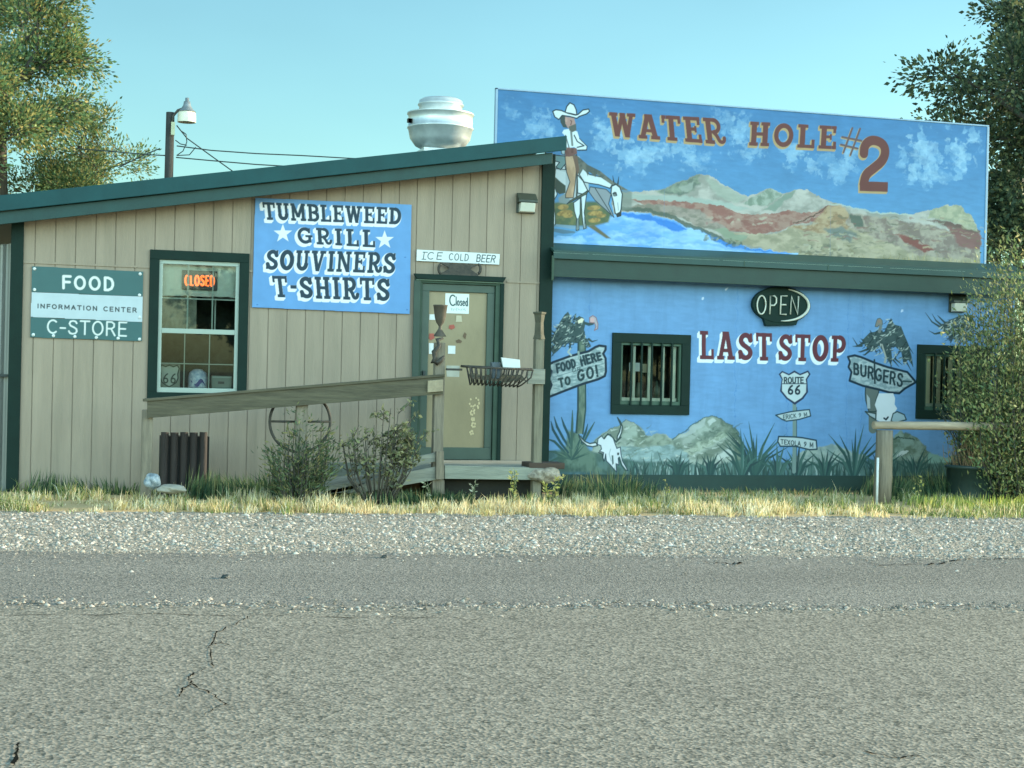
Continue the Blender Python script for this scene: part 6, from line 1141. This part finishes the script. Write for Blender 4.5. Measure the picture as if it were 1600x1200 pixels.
ELM = [(98, 134, 86), (84, 120, 80), (118, 148, 94), (66, 102, 70), (158, 160, 100), (132, 146, 86), (76, 112, 82)]
DARK = [(74, 102, 76), (62, 88, 68), (92, 116, 84), (110, 126, 86), (54, 76, 60)]
def at_depth(px, py, y): q = W(px, py, y); return q
q = W(-20, 500, 15.); tree('elm_tree', 'leafy olive green tree behind the low end of the store roof', 'tree', (q[0], 15., 0), 6.5, 1.22, .2, 4, 12, .095, 15, ELM, .24, .5, 3, .8, up=.08)
q = W(-10, 500, 16.5); tree('elm_tree', 'taller olive green tree at the upper left corner behind the other elm', 'tree', (q[0], 16.5, 0), 8.2, 1.1, .2, 4, 14, .095, 13, ELM, .24, .5, 3, .8, up=.05)
q = W(118, 300, 17.); tree('elm_tree', 'smaller feathery tree filling the gap above the store roof left of the lamp pole', 'tree', (q[0], 17., 0), 5.5, .8, .12, 4, 17, .085, 9, ELM, .18, .42, 3, .75, up=.1)
q = W(1666, 300, 6.); tree('cottonwood_tree', 'dark tall tree with heavy limbs behind the right end of the billboard', 'tree', (q[0], 6., 0), 6.9, 1.55, .2, 4, 23, .105, 24, DARK, .23, .6, 3, .9, up=.04)
q = W(1655, 300, 8.5); tree('cottonwood_tree', 'lower dark tree leaning beside the right edge of the billboard', 'tree', (q[0], 8.5, 0), 3.9, 1.35, .2, 4, 29, .11, 13, DARK, .24, .6, 3, .85, lean=(-.1, 0, 1))
q = W(1400, 300, 30.); tree('distant_tree', 'faint feathery treetop just above the right half of the billboard', 'tree', (q[0], 30., 0), 7.4, 1.3, .15, 4, 31, .15, 4, [(140, 168, 130), (120, 150, 116)], .2, .35, 3, .6)
# unseen trees added across the road, giving the window panes something to reflect
rt = tree('roadside_tree', 'dark roadside tree standing across the road behind the viewer', 'tree', (-13, -47, 0), 1.6, 2.2, .22, 3, 60, .34, 14, DARK, .4, .7, 3, .8, group='trees across the road')
for i, (x, y) in enumerate(((-8, -48), (2.5, -48.5), (9, -47), (15, -49), (20.5, -46), (25, -47.5))):
    o = rt.copy(); COL.objects.link(o); o.location = (x, y, 0); o.rotation_euler = (0, 0, i*1.3); o.scale = (1.1, 1.1, .85+.12*(i % 3))
    for ch in rt.children: d = ch.copy(); COL.objects.link(d); d.parent = o

# shrub in front of the right end of the mural: many upright leafy sprays
def spray_shrub(name, label, cat, cx, cy, h, rx, ry_, n, leaf, cols, seed, aspect=.3, per=40, lean=.25, twig_r=.004, pinch=.35):
    t = thing(name, label, cat, (cx, cy, 0)); r = random.Random(seed); b = MB(); cen = []; dirs = []
    for k in range(n):
        a = r.uniform(0, 2*PI); q_ = math.sqrt(r.random()); hh = h*r.uniform(.45, 1.)*(1-.35*q_**2); s_ = Vector((cx+math.cos(a)*rx*pinch*q_, cy+math.sin(a)*ry_*pinch*q_, 0)); e = Vector((cx+math.cos(a)*rx*q_*r.uniform(.8, 1.1), cy+math.sin(a)*ry_*q_, hh)); m_ = s_.lerp(e, .5)+Vector((math.cos(a)*rx*.15, math.sin(a)*ry_*.1, .05)); b.tube([s_, m_, e], [twig_r*2, twig_r*1.3, twig_r*.5], 4, cap=False)
        for j in range(per):
            u = r.uniform(.04, 1.05); p = s_.lerp(m_, u*2) if u < .5 else m_.lerp(e, u*2-1); o = Vector((r.gauss(0, .07), r.gauss(0, .07), r.gauss(0, .05)))*(h/3+.4); cen.append(p+o); dirs.append((math.cos(a)*lean*2+r.gauss(0, .6), math.sin(a)*lean*2+r.gauss(0, .6), 1.))
    b.build('stems', M_bark, t); leaf_mesh('foliage', np.array([tuple(p) for p in cen]), leaf, aspect, cols, M_leaf, t, seed, np.array(dirs), .45); return t
SHR = [(108, 136, 88), (126, 150, 94), (90, 120, 80), (150, 166, 106), (172, 178, 122), (76, 104, 74)]
q = W(1590, 700, -1.5); spray_shrub('tall_shrub', 'tall bushy green shrub hiding the right end of the mural', 'shrub', q[0]+.12, -1.55, 3.7, 1.13, .72, 250, .062, SHR, 51, .38, 170, pinch=.55)
q = W(1700, 700, -1.3); spray_shrub('tall_shrub', 'second green shrub just past the right end of the mural', 'shrub', q[0]+.4, -1.2, 3.3, .8, .7, 110, .065, SHR, 52, .38, 130)
q = W(468, 765, -1.75); spray_shrub('cedar_bush', 'dark prickly evergreen bush around the foot of the middle ramp post', 'bush', q[0]-.02, -1.85, 1.12, .44, .28, 40, .07, [(92, 122, 84), (80, 108, 78), (112, 132, 88), (130, 138, 92), (70, 96, 70)], 53, .22, 66, .55, twig_r=.005)
cb = W(590, 765, -1.8)
t = thing('twiggy_bush', 'sparse twiggy bush with curled olive leaves before the ramp boards', 'bush', (cb[0], -1.8, 0)); r_ = random.Random(71); b = MB(); cen = []; dirs = []
for k in range(30):
    u = r_.uniform(-1, 1); right = u > -.1; top = (.42*u+ (.06 if right else 0), r_.uniform(-.15, .15), (1.0 if right else .82)*r_.uniform(.75, 1.15)*(1-.18*abs(u)))
    s_ = Vector((cb[0]+u*.14, -1.8+r_.uniform(-.06, .06), 0)); e = Vector((cb[0]+top[0], -1.8+top[1], top[2])); m_ = s_.lerp(e, .5)+Vector((u*.07, 0, -.03)); b.tube([s_, m_, e], [.012, .008, .004], 5)
    for j in range(3): 
        st_ = m_.lerp(e, r_.random()); tw = st_+Vector((r_.uniform(-.16, .16), r_.uniform(-.08, .08), r_.uniform(.02, .16))); b.tube([st_, tw], [.005, .003], 4)
        for i in range(17 if right else 9): cen.append(tuple(st_.lerp(tw, r_.uniform(.2, 1.1))+Vector((r_.gauss(0, .02), r_.gauss(0, .02), r_.gauss(0, .02))))); dirs.append((r_.gauss(0, 1), r_.gauss(0, 1), r_.gauss(.2, 1)))
    if u > .1:
        for i in range(22): cen.append(tuple(s_.lerp(e, r_.uniform(.25, .95))+Vector((r_.gauss(0, .05), r_.gauss(0, .05), r_.gauss(0, .04))))); dirs.append((r_.gauss(0, 1), r_.gauss(0, 1), r_.gauss(.2, 1)))
b.build('stems', M_bark, t); leaf_mesh('leaves', np.array(cen), .062, .42, [(122, 140, 98), (104, 122, 88), (142, 152, 112), (88, 104, 76)], M_leaf, t, 72, np.array(dirs), .2)
# dry stems in the tub
t = thing('dry_tub_plant', 'dry reddish brown stems growing in the black tub', 'plant', (tx, TY, a[1] if False else .3)); b = MB(); r_ = random.Random(81); cen = []; dirs = []; zt_ = W(1520, 728, TY)[1]-.08
for k in range(150):
    an = r_.uniform(0, 2*PI); q_ = math.sqrt(r_.random())*tr_*.85; s_ = Vector((tx+math.cos(an)*q_, TY+math.sin(an)*q_, zt_)); hh = r_.uniform(.3, .68); e = s_+Vector((r_.gauss(0, .1)+.0, r_.gauss(0, .08), hh)); b.tube([s_, s_.lerp(e, .5)+Vector((r_.gauss(0, .03), 0, 0)), e], [.006, .005, .002], 4, cap=False)
b.build('stems', mat('dry_stem', P(132, 120, 88), .9, .3, 9), t)
b = MB()
for k in range(7):
    s_ = Vector((tx-.25+k*.04, TY-.1, zt_)); d = s_+Vector((r_.uniform(-.42, -.05), r_.uniform(-.1, .1), r_.uniform(.45, 1.0))); b.tube([s_, s_.lerp(d, .5)+Vector((.04, 0, .03)), d], [.009, .007, .003], 5)
    for j in range(4): p = s_.lerp(d, r_.uniform(.5, .95)); b.tube([p, p+Vector((r_.uniform(-.15, .12), 0, r_.uniform(.03, .2)))], [.004, .002], 4)
b.build('bare_twigs', mat('dark_twig', (.05, .055, .04), .9, .2, 9), t)

# ================================================================== LAMP POLE AND CABLES
PYY = 11.
pb = W(264, 400, PYY); x0 = W(257.5, 230, PYY)[0]; x1 = W(271, 230, PYY)[0]; zt_ = W(264, 175.5, PYY)[1]; px_c = (x0+x1)/2; pr_ = (x1-x0)/2
lp = thing('lamp_pole', 'dark wooden pole with a white bell shaped yard lamp behind the roof', 'street lamp', (px_c, PYY, 0))
b = MB(); b.tube([(px_c-.02, PYY, 0), (px_c, PYY, zt_*.6), (px_c+.01, PYY, zt_)], [pr_*1.25, pr_*1.08, pr_*.98], 14); b.build('pole', mat('dark_pole_wood', (.035, .034, .03), .9, .35, 8, .6, stretch=(3, 3, .3)), lp)
ZL = lambda x, y: W(x/4, y/4, PYY)
a1 = [ZL(1075, 790), ZL(1080, 730), ZL(1110, 695), ZL(1150, 680)]; b = MB(); b.tube([(p[0], PYY-.1, p[1]) for p in a1], .025, 6); b.build('arm', M_iron, lp)
cx_, cz_ = ZL(1165, 740); s4 = abs(ZL(1215, 740)[0]-cx_)/50
def zl(y): return ZL(1165, y)[1]
b = MB(); b.lathe([(58*s4, zl(770)), (57*s4, zl(720)), (50*s4, zl(700)), (48*s4, zl(704)), (54*s4, zl(768))], (cx_, PYY-.1, 0), 24); b.build('refractor', mat('milky_refractor', (.72, .66, .5), .35, .1, 6), lp)
b = MB(); b.lathe([(56*s4, zl(704)), (36*s4, zl(684)), (24*s4, zl(664)), (20*s4, zl(640)), (12*s4, zl(638)), (12*s4, zl(618)), (0, zl(614))], (cx_, PYY-.1, 0), 20); b.build('hood', mat('grey_lamp_hood', (.28, .3, .3), .4, .1, 8, metal=.5), lp)
b = MB(); q = ZL(1080, 800); b.box(q[0]-.04, q[0]+.03, PYY-.16, PYY-.09, ZL(1080, 850)[1], ZL(1080, 770)[1]); b.build('control_box', mat('yellowed_box', (.45, .46, .3), .6, .1, 7), lp)
def cable(pts, label, rad=.012, y2=None):
    q = [W(p[0], p[1], PYY if len(p) < 3 else p[2]) for p in pts]; ys = [PYY if len(p) < 3 else p[2] for p in pts]; b = MB(); P3 = [Vector((a_[0], yy, a_[1])) for a_, yy in zip(q, ys)]; out = []
    for i in range(len(P3)-1):
        for k in range(6): out.append(P3[i].lerp(P3[i+1], k/6))
    out.append(P3[-1]); b.tube(out, rad, 5); tag(b.build('cable', M_black), label, 'cable', 'overhead cables at the lamp pole')
cable([(276, 228), (330, 235), (400, 240), (470, 243), (540, 247), (640, 252)], 'upper cable running right from the lamp pole towards the roof fan')
cable([(275, 246), (330, 251), (400, 257), (520, 264)], 'lower cable running right from the lamp pole, level with the roof')
cable([(276, 196), (292, 216), (325, 240), (364, 268)], 'diagonal cable dropping from the yard lamp to the roof')
cable([(250, 232), (230, 240), (205, 252), (185, 262)], 'steep cable going down left from the lamp pole into the tree'); cable([(258, 243), (235, 242), (190, 238), (120, 232)], 'flat cable going left from the lamp pole into the tree')
cable([(276, 243), (286, 236), (292, 222), (291, 210), (284, 205)], 'looped slack cable hanging right of the lamp pole', .01); cable([(274, 219), (282, 225), (292, 227)], 'short cable joining the slack loop to the pole', .01); cable([(276, 243), (296, 242), (306, 230)], 'small lower cable loop beside the lamp pole', .01)
